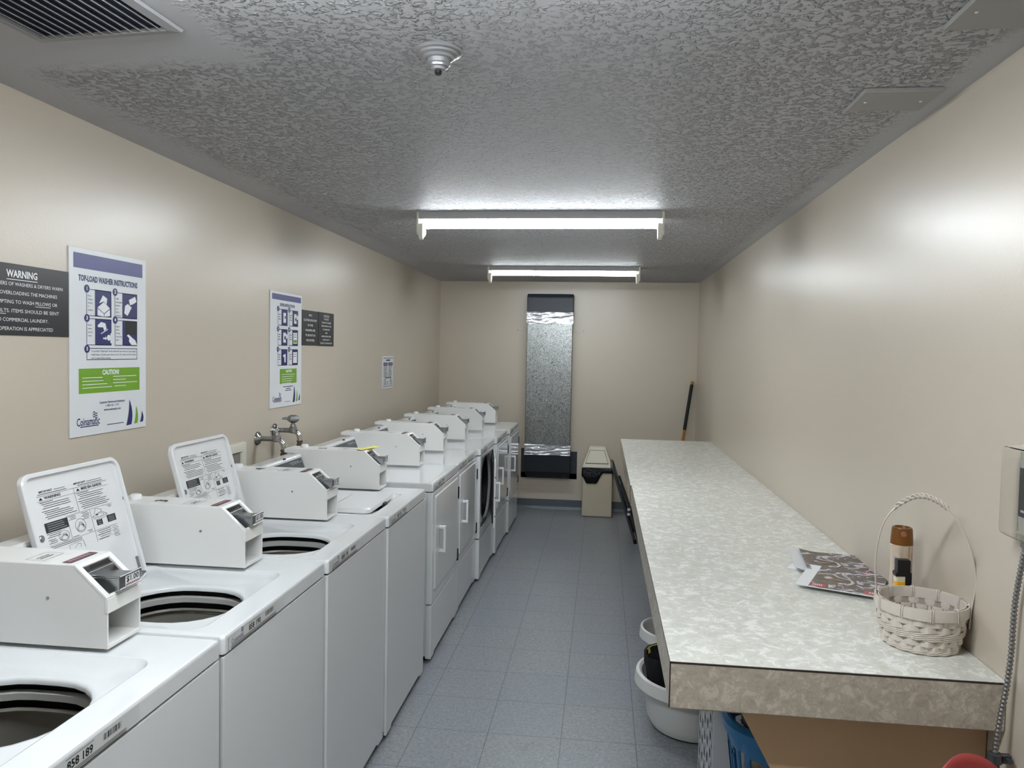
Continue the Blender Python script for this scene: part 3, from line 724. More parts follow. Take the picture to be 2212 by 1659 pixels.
b = B(); u, v = O(0); poly(b, [(u + .012, v + .030), (u + .045, v + .012), (u + .076, v + .030), (u + .044, v + .050)], Mf, k); poly(b, [(u + .012, v + .004), (u + .044, v + .001), (u + .044, v + .010), (u + .012, v + .027)], Mf, k); poly(b, [(u + .047, v + .001), (u + .076, v + .004), (u + .076, v + .027), (u + .047, v + .010)], Mf, k)
poly(b, [(u + .020, v + .044), (u + .040, v + .072), (u + .062, v + .062), (u + .058, v + .042), (u + .044, v + .052)], Mf, k)
obj('pictogram', b, 'white', t, 0)
b = B(); u, v = O(1); poly(b, [(u + .010, v + .018), (u + .028, v + .010), (u + .052, v + .040), (u + .030, v + .052), (u + .014, v + .044)], Mf, k); poly(b, [(u + .036, v + .066), (u + .072, v + .080), (u + .080, v + .062), (u + .058, v + .052), (u + .042, v + .048)], Mf, k)
obj('pictogram', b, 'white', t, 0)
b = B(); u, v = O(2); poly(b, [(u + .012, v + .066), (u + .030, v + .078), (u + .052, v + .074), (u + .058, v + .056), (u + .046, v + .048), (u + .040, v + .060), (u + .014, v + .060)], Mf, k)
poly(b, [(u + .028, v + .040), (u + .064, v + .056), (u + .065, v + .053), (u + .029, v + .037)], Mf, k); poly(b, [(u + .040, v + .026), (u + .052, v + .026), (u + .052, v + .031), (u + .060, v + .024), (u + .052, v + .017), (u + .052, v + .021), (u + .040, v + .021)], Mf, k); disc(b, u + .070, v + .026, .010, Mf, k); poly(b, [(u + .078, v + .008), (u + .084, v + .008), (u + .084, v + .044), (u + .078, v + .040)], Mf, k)
obj('pictogram', b, 'white', t, 0)
b = B(); u, v = O(3); poly(b, [(u + .024, v + .036), (u + .034, v + .040), (u + .056, v + .028), (u + .072, v + .020), (u + .084, v + .003), (u + .050, v + .003), (u + .036, v + .016), (u + .038, v + .026)], Mf, k)
obj('pictogram', b, 'white', t, 0)
b = B(); u, v = O(3); rect(b, u + .016, v + .040, u + .080, v + ph - .003, Mf, .0004); obj('keypad_picture', b, 'signblack', t, 0)
b = B(); rect(b, .040, h * .228, .362, h * .362, Mf, .0002); obj('caution_panel', b, 'green', t, 0)
b = B(); text(b, 'CAUTION!', .200, h * .338, .022, Mf, .0004, width=.088, bold=.04)
for i in range(4): rect(b, .056, h * .310 - i * .011, .056 + (.10, .105, .125, .15)[i], h * .310 - i * .011 + .0022, Mf, .0004)
for i in range(4): rect(b, .212 + (.008 if i == 3 else 0), h * .312 - i * .011, .212 + (.13, .07, .135, .07)[i], h * .312 - i * .011 + .0022, Mf, .0004)
obj('caution_text', b, 'white', t, 0)
b = B(); text(b, 'Customer Service and Assistance', .208, h * .172, .011, Mf, .0003, width=.135, bold=.02); text(b, '1-800-561-1972', .208, h * .152, .011, Mf, .0003, width=.07); text(b, 'www.coinamatic.com', .208, h * .130, .011, Mf, .0003, width=.09, bold=.02); obj('contact_text', b, 'navy', t, 0); b = B(); rect(b, .18, h * .043, .27, h * .047, Mf, .0003); obj('fine_print', b, 'navy', t, 0)
poster_common(t, Mf, w, h, True); sails(t, Mf, .284, h * .024, .091)
# dryer poster
w, h = .402, .598
t, Mf = sign('dryer_instruction_poster', 'tall white dryer instructions poster with six picture panels', 'poster', 3.668, 1.281, w, h)
b = B(); rect(b, .018, h * .930, w - .014, h * .980, Mf, .0002); obj('header_band', b, 'band', t, 0)
b = B(); text(b, 'DRYER INSTRUCTIONS', .208, h * .890, .022, Mf, .0003, width=.19, bold=.02); obj('title', b, 'navy', t, 0)
bd, bt, bf, btx, bw = B(), B(), B(), B(), B()
for i in range(6):
    btx, bw = B(), B()
    u = .090 + (i % 2) * .140; v = h * (.711, .537, .362)[i // 2]; pw, ph = .120, .143 * h
    rframe(bf, u, v, u + pw, v + ph, .003, Mf, .0002); rect(bf, u + .044, v, u + pw, v + ph, Mf, .0002); num_disc(bd, bt, u + .002, v + ph, .014, str(i + 1), Mf)
    for k in range(3): rect(btx, u + .007, v + ph - .03 - k * .012, u + .034 - .006 * (k % 2), v + ph - .027 - k * .012, Mf, .0003)
    if i in (3, 5): rect(bw, u + .056, v + .012, u + .108, v + ph - .014, Mf, .0005)
    elif i == 4: poly(bw, [(u + .066, v + .055), (u + .098, v + .062), (u + .098, v + .018), (u + .082, v + .016), (u + .080, v + .045), (u + .066, v + .045)], Mf, .0005)
    else:
        rect(bw, u + .066, v + .016, u + .100, v + ph - .018, Mf, .0005)
        if i: rect(bw, u + .095, v + .038, u + .118, v + .06, Mf, .0005)
    obj('step_text', btx, 'ink', t, 0); obj('pictogram', bw, 'white', t, 0)
obj('picture_panels', bf, 'navy', t, 0); obj('number_discs', bd, 'navy', t, 0); obj('numerals', bt, 'white', t, 0)
b = B(); u, v = .230, h * .537; rect(b, u + .060, v + .016, u + .104, v + .032, Mf, .0008); obj('start_key_picture', b, 'green', t, 0)
b = B()
for u, v in ((.230, h * .362), (.230, h * .537)):
    for k in range(3): rect(b, u + .064, v + .070 - k * .012, u + .098, v + .073 - k * .012, Mf, .0008)
disc(b, .178, h * .785, .008, Mf, .0008); disc(b, .318, h * .775, .009, Mf, .0008); disc(b, .178, h * .605, .010, Mf, .0008); obj('picture_details', b, 'panel', t, 0)
b = B(); rect(b, .118, h * .202, .335, h * .332, Mf, .0002); obj('caution_panel', b, 'green', t, 0)
b = B(); text(b, 'CAUTION!', .232, h * .311, .018, Mf, .0004, width=.078, bold=.04)
for i in range(5): rect(b, .140, h * .281 - i * .0115, .140 + (.17, .15, .13, .13, .12)[i], h * .281 - i * .0115 + .0022, Mf, .0004)
obj('caution_text', b, 'white', t, 0)
b = B(); rect(b, .16, h * .172, .285, h * .178, Mf, .0003); rect(b, .195, h * .155, .255, h * .161, Mf, .0003); rect(b, .185, h * .138, .265, h * .144, Mf, .0003); obj('contact_text', b, 'navy', t, 0); b = B(); rect(b, .18, h * .040, .25, h * .043, Mf, .0003); obj('fine_print', b, 'navy', t, 0)
poster_common(t, Mf, w, h, False); sails(t, Mf, .282, h * .026, .090)
# two small black signs
w, h = .244, .198
t, Mf = sign('spin_dry_sign', 'black engraved sign saying only clothes spun dry, beside the dryer poster', 'sign', 4.075, 1.607, w - .002, h, 'signblack')
b = B()
for i, (s, wd) in enumerate([('ONLY', .05), ('CLOTHES SPUN DRY', .20), ('IN THE', .075), ('WASHERS ARE', .145), ('TO BE PUT IN', .145), ('THE DRYERS', .125)]): text(b, s, w / 2, h - .027 - i * .0285, .0165, Mf, width=wd, bold=.012)
obj('lettering', b, 'white', t, 0)
w, h = .258, .200
t, Mf = sign('lint_screen_sign', 'black engraved sign about cleaning the lint screen, right of the spun dry sign', 'sign', 4.322, 1.606, w, h, 'signblack')
b = B()
for i, (s, wd) in enumerate([('ATTENTION', .095), ('PLEASE', .075), ('CLEAN LINT SCREEN', .155), ('WHEN DRYING CYCLE', .165), ('IS COMPLETED', .115), ('AND', .035), ('LEAVE DOORS OPEN', .155), ('AFTER USE TO', .115), ('PREVENT CONDENSATION', .19)]): text(b, s, w / 2, h - .020 - i * .0205, .0125, Mf, width=wd, bold=.012)
rect(b, w / 2 - .047, h - .0285, w / 2 + .047, h - .027, Mf); obj('lettering', b, 'white', t, 0)
# small notice
w, h = .292, .252
t, Mf = sign('refund_notice', 'small white notice with navy headings, alone near the far end of the left wall', 'notice', 5.652, 1.290, w, h)
b = B(); rect(b, .02, h * .70, .13, h * .80, Mf, .0003); rect(b, .152, h * .70, .272, h * .80, Mf, .0003); obj('heading_blocks', b, 'navy', t, 0)
b = B(); rect(b, .01, h * .93, w - .01, h * .945, Mf, .0003); rect(b, .01, h * .055, w - .01, h * .07, Mf, .0003); rect(b, .09, h * .85, .20, h * .89, Mf, .0003)
for i in range(8): rect(b, .022, h * (.66 - .042 * i), .022 + .09 + .02 * random.random(), h * (.675 - .042 * i), Mf, .0003); rect(b, .152, h * (.66 - .042 * i), .152 + .08 + .03 * random.random(), h * (.675 - .042 * i), Mf, .0003)
rect(b, .055, h * .315, .24, h * .345, Mf, .0003)
for i in range(5): rect(b, .025, h * (.27 - .04 * i), .025 + .06 + .03 * random.random(), h * (.285 - .04 * i), Mf, .0003); rect(b, .19, h * (.27 - .04 * i), .19 + .06 + .02 * random.random(), h * (.285 - .04 * i), Mf, .0003)
disc(b, .14, h * .20, .008, Mf, .0003); disc(b, .14, h * .13, .008, Mf, .0003); obj('notice_print', b, 'ink', t, 0)
b = B(); text(b, 'WASHER', .075, h * .75, .016, Mf, .0006, width=.07); text(b, 'DRYER', .212, h * .75, .016, Mf, .0006, width=.07); obj('heading_text', b, 'white', t, 0)

# ------------------------------------------------------------------ wall services on the left wall
t = thing('outlet_box', 'white recessed washer outlet box on the left wall behind the second open lid', 'outlet box', (XL, 3.11, .94))
b = B()
fx = lambda x_, o: [Vector((x_, p.x, p.y)) for p in rrect(*o, .003, 0, 1)]
loft(b, [fx(.0005, (0, .292, 0, .206)), fx(.012, (.001, .291, .001, .205)), fx(.012, (.035, .255, .03, .166)), fx(.002, (.04, .25, .035, .161))], cap1=True); obj('frame', b, 'ivory', t, 20)
b = B(); rect(b, .041, .036, .249, .160, T3(.0026, 0, 0) @ F_X); obj('recess', b, mat('grey_recess', (128, 126, 120), .6), t, 0)

def tap(y, z, knob, label):
    t = thing('water_tap', label, 'tap', (XL, y, z), 0, 'washer water taps')
    b = B(); lathe(b, [(.034, .0005), (.034, .004), (.028, .012), (.016, .018), (.014, .022)], 28, Matrix.Rotation(math.pi / 2, 4, 'Y')); obj('flange', b, 'chrome', t, 40)
    b = B(); cyl(b, (.015, 0, 0), (.102, 0, 0), .0125, seg=16); lathe(b, [(.013, -.016), (.020, -.012), (.020, .014), (.015, .018), (.013, .03)], 20, T3(.100, 0, .002)); obj('body', b, 'dullsteel', t, 40)
    b = B(); tube(b, curve_pts([(.100, 0, -.002), (.118, 0, -.008), (.132, 0, -.026), (.136, 0, -.05)], 5), .0125, 14); obj('spout', b, 'chrome', t, 50)
    if knob == 'cross':
        b = B(); cyl(b, (.100, 0, .03), (.100, 0, .045), .008, seg=12)
        for a in (0.35, 0.35 + math.pi / 2):
            d = Vector((math.cos(a), math.sin(a), 0)) * .032; c = Vector((.100, 0, .044)); tube(b, [c - d, c - d * .4, c, c + d * .4, c + d], [.0065, .005, .006, .005, .0065], 10)
        obj('cross_handle', b, 'chrome', t, 50)
    else:
        b = B(); cyl(b, (.100, 0, .03), (.100, 0, .042), .009, seg=12)
        lathe(b, [(.014, .040), (.030, .050), (.032, .060), (.026, .074), (.012, .080)], 8, T3(.100, 0, 0)); prism(b, [(-.0, .052), (.055, .058), (.055, .066), (0, .072)], 'y', -.01, .01, .003, 1, M=T3(.100, 0, 0) @ Matrix.Rotation(math.radians(200), 4, 'Z')); obj('knob_handle', b, 'dullsteel', t, 30)
    b = B(); lathe(b, [(.016, .0), (.016, -.010), (.013, -.012), (.013, -.016), (.017, -.018), (.017, -.034), (.013, -.038)], 8, T3(.136, 0, -.05)); obj('hose_coupling', b, mat('aged_brass', (120, 104, 92), .35, metal=.9), t, 30)
    b = B(); P = curve_pts([(.136, 0, -.085), (.137, 0, -.13), (.125, 0, -.25), (.09, .0, -.45), (.055, 0, -.7)], 6); tube(b, P, .0095, 10); obj('hose', b, mat('dark_hose', (58, 52, 50), .5), t, 50)
tap(3.538, 1.146, 'cross', 'chrome wall tap with a cross handle above the washer console, nearer of the pair')
tap(3.735, 1.168, 'knob', 'chrome wall tap with a broad domed knob, farther of the pair')

# ------------------------------------------------------------------ duct on the back wall
t = thing('air_duct', 'tall galvanised metal air duct strapped and taped to the back wall', 'air duct', (-.527, YB, .34))
d0 = .135; hw = .226
b = B(); box(b, -hw, hw, -d0, -.001, .22, 1.66, .004, 1); obj('duct_sheet', b, 'galv', t, 20)
b = B(); prism(b, [(-d0 + .02, 1.836), (-.001, 1.836), (-.001, 1.60), (-d0 - .006, 1.60), (-d0 - .006, 1.80)], 'x', -hw - .004, hw + .006, .010, 2); obj('top_hood', b, 'hood', t, 30)
b = B(); prism(b, [(-d0 - .004, .30), (-.001, .30), (-.001, .02), (-d0 + .01, .02), (-d0 - .004, .06)], 'x', -hw + .006, hw + .004, .006, 2); obj('bottom_boot', b, mat('dark_boot_metal', (40, 44, 50), .4, metal=.5, bump=(60, .2, .004)), t, 30)
def tapestrip(z0, z1, x0, x1):
    b = B(); nx, nz = 40, 14; g = []
    for j in range(nz + 1):
        row = []
        for i in range(nx + 1):
            x = x0 + (x1 - x0) * i / nx; z = z0 + (z1 - z0) * j / nz + .006 * noise.noise(Vector((x * 6, j * .4, 3)))
            yy = -d0 - .0085 - .006 * noise.noise(Vector((x * 5, (j - i * .08) * .55, z0 * 9))) - .004 * noise.noise(Vector((x * 14, j * .9, 7)))
            row.append(b.verts.new((x, yy, z)))
        g.append(row)
    for j in range(nz):
        for i in range(nx): b.faces.new((g[j][i], g[j][i + 1], g[j + 1][i + 1], g[j + 1][i]))
    for s, col in ((-1, 0), (1, nx)):   # wrap round the sides
        q = [b.verts.new((x0 if s < 0 else x1, -.03, z0)), b.verts.new((x0 if s < 0 else x1, -.03, z1))]
        b.faces.new([g[j][col] for j in range(nz + 1)] + [q[1], q[0]])
    bmesh.ops.recalc_face_normals(b, faces=b.faces)
    return obj('tape_strip', b, 'tape', t, 60)
tapestrip(1.535, 1.655, -hw - .004, hw + .006); tapestrip(.228, .335, -hw - .003, hw + .004)
b = B()
for (x0, x1, z0, z1) in ((-.275, -hw + .01, -.02, .275), (hw - .005, .295, -.025, .255), (-.275, .295, -.025, .03)): box(b, x0, x1, -.004, -.0006, z0, z1)
obj('wall_tape', b, 'darktape', t, 0)
for s, dz in ((-1, 1.482), (1, 1.474)):
    b = B(); box(b, min(s * hw, s * (hw + .125)), max(s * hw, s * (hw + .125)), -.004, -.0005, dz - .016, dz + .016, .001, 1); sp = obj('strap', b, 'wall', t, 20)
    b = B(); lathe(b, [(.006, 0), (.005, .003)], 10, T3(s * (hw + .105), -.004, dz) @ Matrix.Rotation(math.pi / 2, 4, 'X')); obj('screw', b, 'dullsteel', sp)

# ------------------------------------------------------------------ bin, bag, chair, pole at the back
t = thing('trash_bin', 'beige swing-top trash bin standing against the back wall', 'trash bin', (-.022, 7.545, 0))
b = B()
loft(b, [rrect(-.142, .142, -.13, .13, .012, .004, 4), rrect(-.146, .146, -.135, .135, .014, .012, 4), rrect(-.144, .144, -.135, .135, .014, .472, 4), rrect(-.136, .136, -.127, .127, .01, .472, 4), rrect(-.136, .136, -.127, .127, .01, .05, 4)], True, True); obj('body', b, mat('bin_body_beige', (192, 182, 160), 0.5), t, 30)
b = B(); prof = lambda k, z: rrect(-.150 + k * .62, .142 - k * .62 + .008 * 0, -.142 + k, .142 - k, .012, z, 4)
loft(b, [prof(0, .484), prof(0, .494), prof(.106, .672), prof(.116, .676)], True, True); hd = obj('hood', b, 'beigeplastic', t, 30)
a = math.atan2(.178, .106)
b = B()
Mh = T3(-.004, -.1435, .495) @ Matrix.Rotation(a, 4, 'X')
pts = [(-.112, .035), (.104, .035), (.066, .170), (-.072, .170)]
prism(b, pts, 'z', .0, .006, .003, 2, M=Mh); obj('swing_flap', b, 'beigeplastic', hd, 30)
b = B(); pf = [(-.116, .031), (.108, .031), (.069, .174), (-.075, .174)]; prism(b, pf, 'z', -.001, .0022, M=Mh); obj('flap_gap', b, 'brownedge', hd, 0)
# bag
b = B(); nx = 48
prof_in = []
rings = []
per = rrect(-.149, .149, -.140, .140, .016, 0, 9)
def drop(p):
    if p.y < -.13:
        x = (p.x + .149) / .298; sm = lambda q: (lambda c: c * c * (3 - 2 * c))(max(0, min(1, q)))
        return .474 - (.040 + .105 * sm((.70 - x) / .26) * (.35 + .65 * sm(x / .16)))
    if p.x < -.14: return .40 + .02 * noise.noise(Vector((p.y * 20, 0, 0)))
    return .37 + .05 * noise.noise(Vector((p.y * 14, 2, 0)))
dense = []
for i in range(len(per)):
    q0, q1 = per[i], per[(i + 1) % len(per)]
    kk = max(1, int((q1 - q0).length / .008))
    for j in range(kk): dense.append(q0.lerp(q1, j / kk))
def off(p, d): 
    nrm = Vector((p.x / .149, p.y / .140, 0)); nrm = Vector((nrm.x if abs(nrm.x) > .93 else 0, nrm.y if abs(nrm.y) > .93 else 0, 0))
    return p + nrm * d
r0 = [Vector((p.x * .9, p.y * .9, .40)) for p in dense]; r1 = [Vector((p.x * .9, p.y * .9, .474)) for p in dense]; r2 = [Vector((p.x, p.y, .479)) for p in dense]
r3 = []; r4 = []
for p in dense:
    z = drop(p); zm = (z + .479) / 2
    q = off(p, .004 + .004 * noise.noise(Vector((p.x * 40, p.y * 40, 1)))); r3.append(Vector((q.x, q.y, zm)))
    q = off(p, .005 + .006 * noise.noise(Vector((p.x * 30, p.y * 30, 5)))); r4.append(Vector((q.x, q.y, z)))
loft(b, [r0, r1, r2, r3, r4]); o = obj('trash_bag', b, 'bag', None, 60); o.location = (-.022, 7.545, 0)
md = o.modifiers.new('s', 'SOLIDIFY'); md.thickness = .001
tag(o, 'black trash bag lining the bin, folded over its front edge', 'trash bag')

t = thing('folding_chair', 'dark metal folding chair leaning at the far end of the counter beside the bin', 'folding chair', (.311, 6.43, 0))
L0 = Vector((-.205, 0, .63))
for dy in (0, .42):
    b = B(); tube(b, curve_pts([(0, dy, .0), (L0.x * .3, dy, L0.z * .3), (L0.x * .93, dy, L0.z * .95), (L0.x * 1.02, dy + (.02 if dy == 0 else -.02), L0.z * 1.0)], 6), .0115, 12); obj('frame_tube', b, 'gunmetal', t, 50)
    b = B(); tube(b, [(.028, dy, .02), (L0.x * .55 + .034, dy, L0.z * .55), (L0.x * .8 + .026, dy, L0.z * .8)], .0095, 10); obj('leg', b, 'gunmetal', t, 50)
    b = B(); cyl(b, (.012 - .012, dy, 0), (-.008, dy, .035), .015, seg=12); obj('foot_cap', b, 'rubber', t)
b = B(); tube(b, [(L0.x * 1.02, .02, L0.z), (L0.x * 1.02, .40, L0.z)], .0115, 12); obj('top_rail', b, 'gunmetal', t, 50)
Mc = T3(0, 0, 0)
b = B(); prism(b, [(L0.x * .66 + .012, L0.z * .66), (L0.x * .95 + .012, L0.z * .95), (L0.x * .95 + .002, L0.z * .95 - .003), (L0.x * .66 + .002, L0.z * .66 - .003)], 'y', .012, .408); obj('backrest', b, 'black', t, 20)
b = B(); prism(b, [(L0.x * .12 + .030, L0.z * .16), (L0.x * .56 + .030, L0.z * .58), (L0.x * .56 + .015, L0.z * .58 - .004), (L0.x * .12 + .015, L0.z * .16 - .004)], 'y', .015, .405, .003, 1); obj('seat', b, 'black', t, 20)
b = B(); lathe(b, [(.014, 0), (.014, .06)], 14, T3(L0.x * .46 + .034, -.006, L0.z * .38)); lathe(b, [(.0145, .022), (.0145, .04)], 14, T3(L0.x * .46 + .034, -.006, L0.z * .38), 1); obj('taped_bumper', b, ['white', 'panel'], t, 40)

t = thing('broom_pole', 'black-gripped brass-coloured broom pole leaning in the back right corner', 'broom handle', (.70, 7.58, 0))
P0, P1 = Vector((0, 0, 0)), Vector((.185, .085, 1.338))
b = B(); cyl(b, P0, P0.lerp(P1, .70), .0125, seg=14); obj('pole', b, 'gold', t, 40)
b = B(); cyl(b, P0.lerp(P1, .64), P0.lerp(P1, .975), .0165, seg=16); obj('grip', b, 'rubber', t, 40)
b = B(); cyl(b, P0.lerp(P1, .97), P1, .013, seg=14); obj('end_cap', b, 'gold', t, 40)

# ------------------------------------------------------------------ counters
def counter(label, x0, y0, y1, mlab):
    t = thing('folding_counter', label, 'counter', (x0, y0, 0), 0, 'laundry folding counters')
    w, l = XR - x0 - .001, y1 - y0 - .0045
    b = B(); box(b, 0, w, 0, l, .857, .861, .0008, 1); top = obj('worktop', b, 'lam', t, 20)
    b = B(); box(b, .0, .03, .031, l, .748, .8565, .002, 1); obj('front_edge', b, 'lam_shaded', t, 20)
    b = B(); box(b, .0, w, -.0005, .0305, .746, .8565, .002, 1); obj('end_edge', b, 'lam_shaded', t, 20)
    b = B(); box(b, -.0008, .004, -.0012, l, .8555, .8592); box(b, -.0008, w, -.0012, .003, .8555, .8592); box(b, -.0011, .0016, -.0011, .0012, .748, .857); obj('edge_seam', b, 'brownedge', t, 0)
    b = B(); box(b, .001, w, l - .0008, l + .0025, .76, .8585); obj('joint_seam', b, 'brownedge', t, 0)
    return t
c1 = counter('nearer marbled laminate counter along the right wall, holding the basket and magazines', .178, 1.826, 4.270, None)
c2 = counter('farther marbled laminate counter section in the back right corner', .172, 4.272, 6.620, None)
for t, yy in ((c1, .075), (c1, 2.30), (c2, 2.2)):
    b = B(); prism(b, [(.165, .745), (.752, .745), (.752, .02), (.56, .02)], 'y', yy, yy + .02, .001, 1); obj('support_panel', b, 'tan', t, 20)
    b = B(); box(b, .03, .752, yy + .021, yy + .06, .70, .745, .002, 1); obj('support_rail', b, 'tan', t, 20)

# ------------------------------------------------------------------ things on the counter
ZT_ = .8612
def magazine(x, y, rot, z, w, l, label, spine=True, curl=0.0):
    t = thing('magazine', label, 'magazine', (x, y, z), rot, 'magazines on the counter')
    def sheet(b, dz, th, w0, w1, l0, l1):
        nx = 12; g0 = []; g1 = []
        for i in range(nx + 1):
            u = w0 + (w1 - w0) * i / nx; zz = dz + curl * max(0, (i / nx - .5)) ** 2 * 4 * 0 + curl * max(0, .35 - i / nx) ** 2 * 8
            g0.append([(u, l0, zz), (u, l1, zz)]); g1.append([(u, l0, zz + th), (u, l1, zz + th)])
        rings = [[Vector(g0[i][0]), Vector(g0[i][1]), Vector(g1[i][1]), Vector(g1[i][0])] for i in range(nx + 1)]
        loft(b, rings, True, True)
    b = B(); sheet(b, .0003, .0032, 0, w, 0, l); obj('pages', b, 'paper', t, 20)
    b = B(); sheet(b, .0036, .0004, w * .16, w, 0, l); obj('cover', b, 'cover', t, 20)
    b = B(); sheet(b, .0036, .0004, 0, w * .16, 0, l); obj('cover_band', b, 'white', t, 20)
    I = T3(0, 0, .0044 + curl * .05)
    b = B(); rect(b, w * .17, l * .02, w * .36, l * .15, I); rect(b, w * .80, l * .02, w * .98, l * .17, I); obj('red_panels', b, mat('cover_red', (172, 60, 62), .3), t, 0)
    b = B()
    for k in range(5): rect(b, w * (.20 + .025 * k), l * .06, w * (.215 + .025 * k), l * .115, I, .0003)
    for k in range(3): rect(b, w * (.86 + .03 * k), l * .07, w * (.88 + .03 * k), l * .12, I, .0003)
    obj('panel_marks', b, 'white', t, 0)
    b = B(); P = curve_pts([(w * .18, l * .58, 0), (w * .34, l * .66, 0), (w * .46, l * .55, 0), (w * .60, l * .50, 0), (w * .63, l * .36, 0), (w * .58, l * .26, 0)], 6)
    for p, q in zip(P[:-1], P[1:]): rline(b, (p.x, p.y), (q.x, q.y), .009, I, .0002)
    obj('cover_branch', b, mat('cover_pale_branch', (196, 190, 184), .3), t, 0)
    b = B(); poly(b, [(w * .22, l * .36), (w * .50, l * .40), (w * .56, l * .45), (w * .36, l * .47)], I, .0001); obj('cover_bark', b, mat('cover_bark', (128, 92, 70), .3), t, 0)
magazine(.650, 2.700, math.radians(-28), ZT_, .275, .21, 'magazine lying underneath, its amber corner showing on the left of the pile')
magazine(.668, 2.662, math.radians(-8), ZT_ + .0052, .245, .27, 'magazine in the middle of the pile with its pale edge curled up', curl=.010)
magazine(.622, 2.474, math.radians(-24), ZT_ + .0116, .245, .262, 'topmost magazine, white band and red corner panels, nearest the basket')

# basket
BX, BY = .828, 2.045
t = thing('wicker_basket', 'round whitewashed wicker basket with a tall hoop handle on the counter', 'basket', (BX, BY, ZT_ + .001))
def rad(z): return .084 + .018 * min(1, z / .1) + .003 * math.sin(z / .1 * math.pi)
NS = 32
def weave(b, z0, z1, phase, w_=.0026):
    seg = NS * 4; rings = []
    for i in range(seg):
        a = 2 * math.pi * i / seg; zc = (z0 + z1) / 2; rr = rad(zc) + .0028 * math.cos(a * NS / 2 + phase * math.pi)
        c, s = math.cos(a), math.sin(a); h_ = (z1 - z0) / 2 * 1.02
        rings.append([Vector(((rr + dx) * c, (rr + dx) * s, zc + dz)) for dx, dz in ((w_ * .4, -h_), (w_ * .75, 0), (w_ * .4, h_), (-w_ * .4, h_), (-w_ * .75, 0), (-w_ * .4, -h_))])
    loft(b, rings, loop=True)
b = B()
zz = [.006, .022, .038]
for i in range(2): weave(b, zz[i], zz[i + 1], i)
for i in range(2): weave(b, .058 + i * .016, .074 + i * .016, i + 1)
obj('woven_sides', b, 'wicker', t, 50)
b = B(); loft(b, [[Vector(((rad(z) - .0006) * math.cos(2 * math.pi * i / 48), (rad(z) - .0006) * math.sin(2 * math.pi * i / 48), z)) for i in range(48)] for z in (.004, .03, .06, .092)]); obj('crevice_shade_lining', b, 'wicker_shade', t, 60)  # added sheet behind the weave; crevice shade put into its dark colour
b = B()
for k, (z, r_) in enumerate(((.041, .0026), (.046, .0028), (.051, .0028), (.056, .0026), (.004, .003), (.0085, .0022))):
    for ph in (0, math.pi):
        P = [Vector(((rad(z) + .0035 * math.cos(a * NS / 4 + ph) + .001) * math.cos(a), (rad(z) + .0035 * math.cos(a * NS / 4 + ph) + .001) * math.sin(a), z + .0018 * math.sin(a * NS / 4 + ph))) for a in [2 * math.pi * i / 176 for i in range(176)]]
        tube(b, P, r_ * .8, 6, closed=True)
obj('braid', b, 'wicker', t, 60)
b = B()
for i in range(NS // 2):
    a = 2 * math.pi * (i + .5) / (NS // 2) ; c, s = math.cos(a), math.sin(a)
    pts = [Vector((rad(z) * c, rad(z) * s, z)) for z in (.003, .03, .06, .095)]
    tube(b, pts, .0045, 6, flat=.25, upv=(-s, c, 0))
obj('stakes', b, 'wicker', t, 60)
b = B()
for i, (ri, z) in enumerate([(.012 + .009 * k, .003) for k in range(9)]):
    P = [Vector((ri * math.cos(a), ri * math.sin(a), z + .0015 * math.cos(a * 12 + i * math.pi))) for a in [2 * math.pi * j / 72 for j in range(72)]]
    tube(b, P, .0042, 6, closed=True, flat=.5)
obj('woven_bottom', b, 'wicker', t, 60)
b = B()
for (r0, r1) in ((.1045, .108), (.0985, .101)):
    rings = []
    for i in range(96):
        a = 2 * math.pi * i / 96; c, s = math.cos(a), math.sin(a)
        rings.append([Vector((r * c, r * s, z)) for r, z in ((r0, .090), (r1, .090), (r1 + .001, .103), (r1, .117), (r0, .117), (r0 - .0005, .103))])
    loft(b, rings, loop=True)
obj('rim', b, 'wicker', t, 40)
b = B()
for i in range(10):
    a = 2 * math.pi * (i + .25) / 10
    for da in (-.022, .022):
        c, s = math.cos(a + da), math.sin(a + da); P = [Vector((r * c, r * s, z)) for r, z in ((.1095, .089), (.1105, .103), (.109, .118), (.103, .1195), (.097, .118), (.096, .103), (.097, .089))]
        tube(b, P, .0013, 6)
obj('rim_binding', b, 'wicker', t, 60)
ha = math.radians(-26)
b = B(); hx, hy = math.cos(ha), math.sin(ha)
P = curve_pts([(-.103, 0, .06), (-.105, 0, .11), (-.110, 0, .20), (-.098, 0, .285), (-.070, 0, .340), (-.018, 0, .377), (.030, 0, .368), (.072, 0, .328), (.103, 0, .262), (.118, 0, .18), (.111, 0, .11), (.108, 0, .06)], 6)
P = [Vector((p.x * hx, p.x * hy, p.z)) for p in P]; tube(b, P, .0052, 10, flat=.36, upv=(-hy, hx, 0)); obj('hoop_handle', b, 'wicker', t, 60)
b = B(); m_ = len(P) // 2
W0 = P[m_ - 9:m_ + 7]
for k in range(3):
    Q = []
    for i in range(len(W0) * 3 - 2):
        p = W0[i // 3].lerp(W0[min(i // 3 + 1, len(W0) - 1)], (i % 3) / 3); a = i * .55 + k * 2.1
        Q.append(p + Vector((0, 0, .006 * math.sin(a) + .002)) + Vector((-hy, hx, 0)) * .006 * math.cos(a))
    tube(b, Q, .0022, 6)
obj('handle_wrap', b, 'wicker', t, 60)

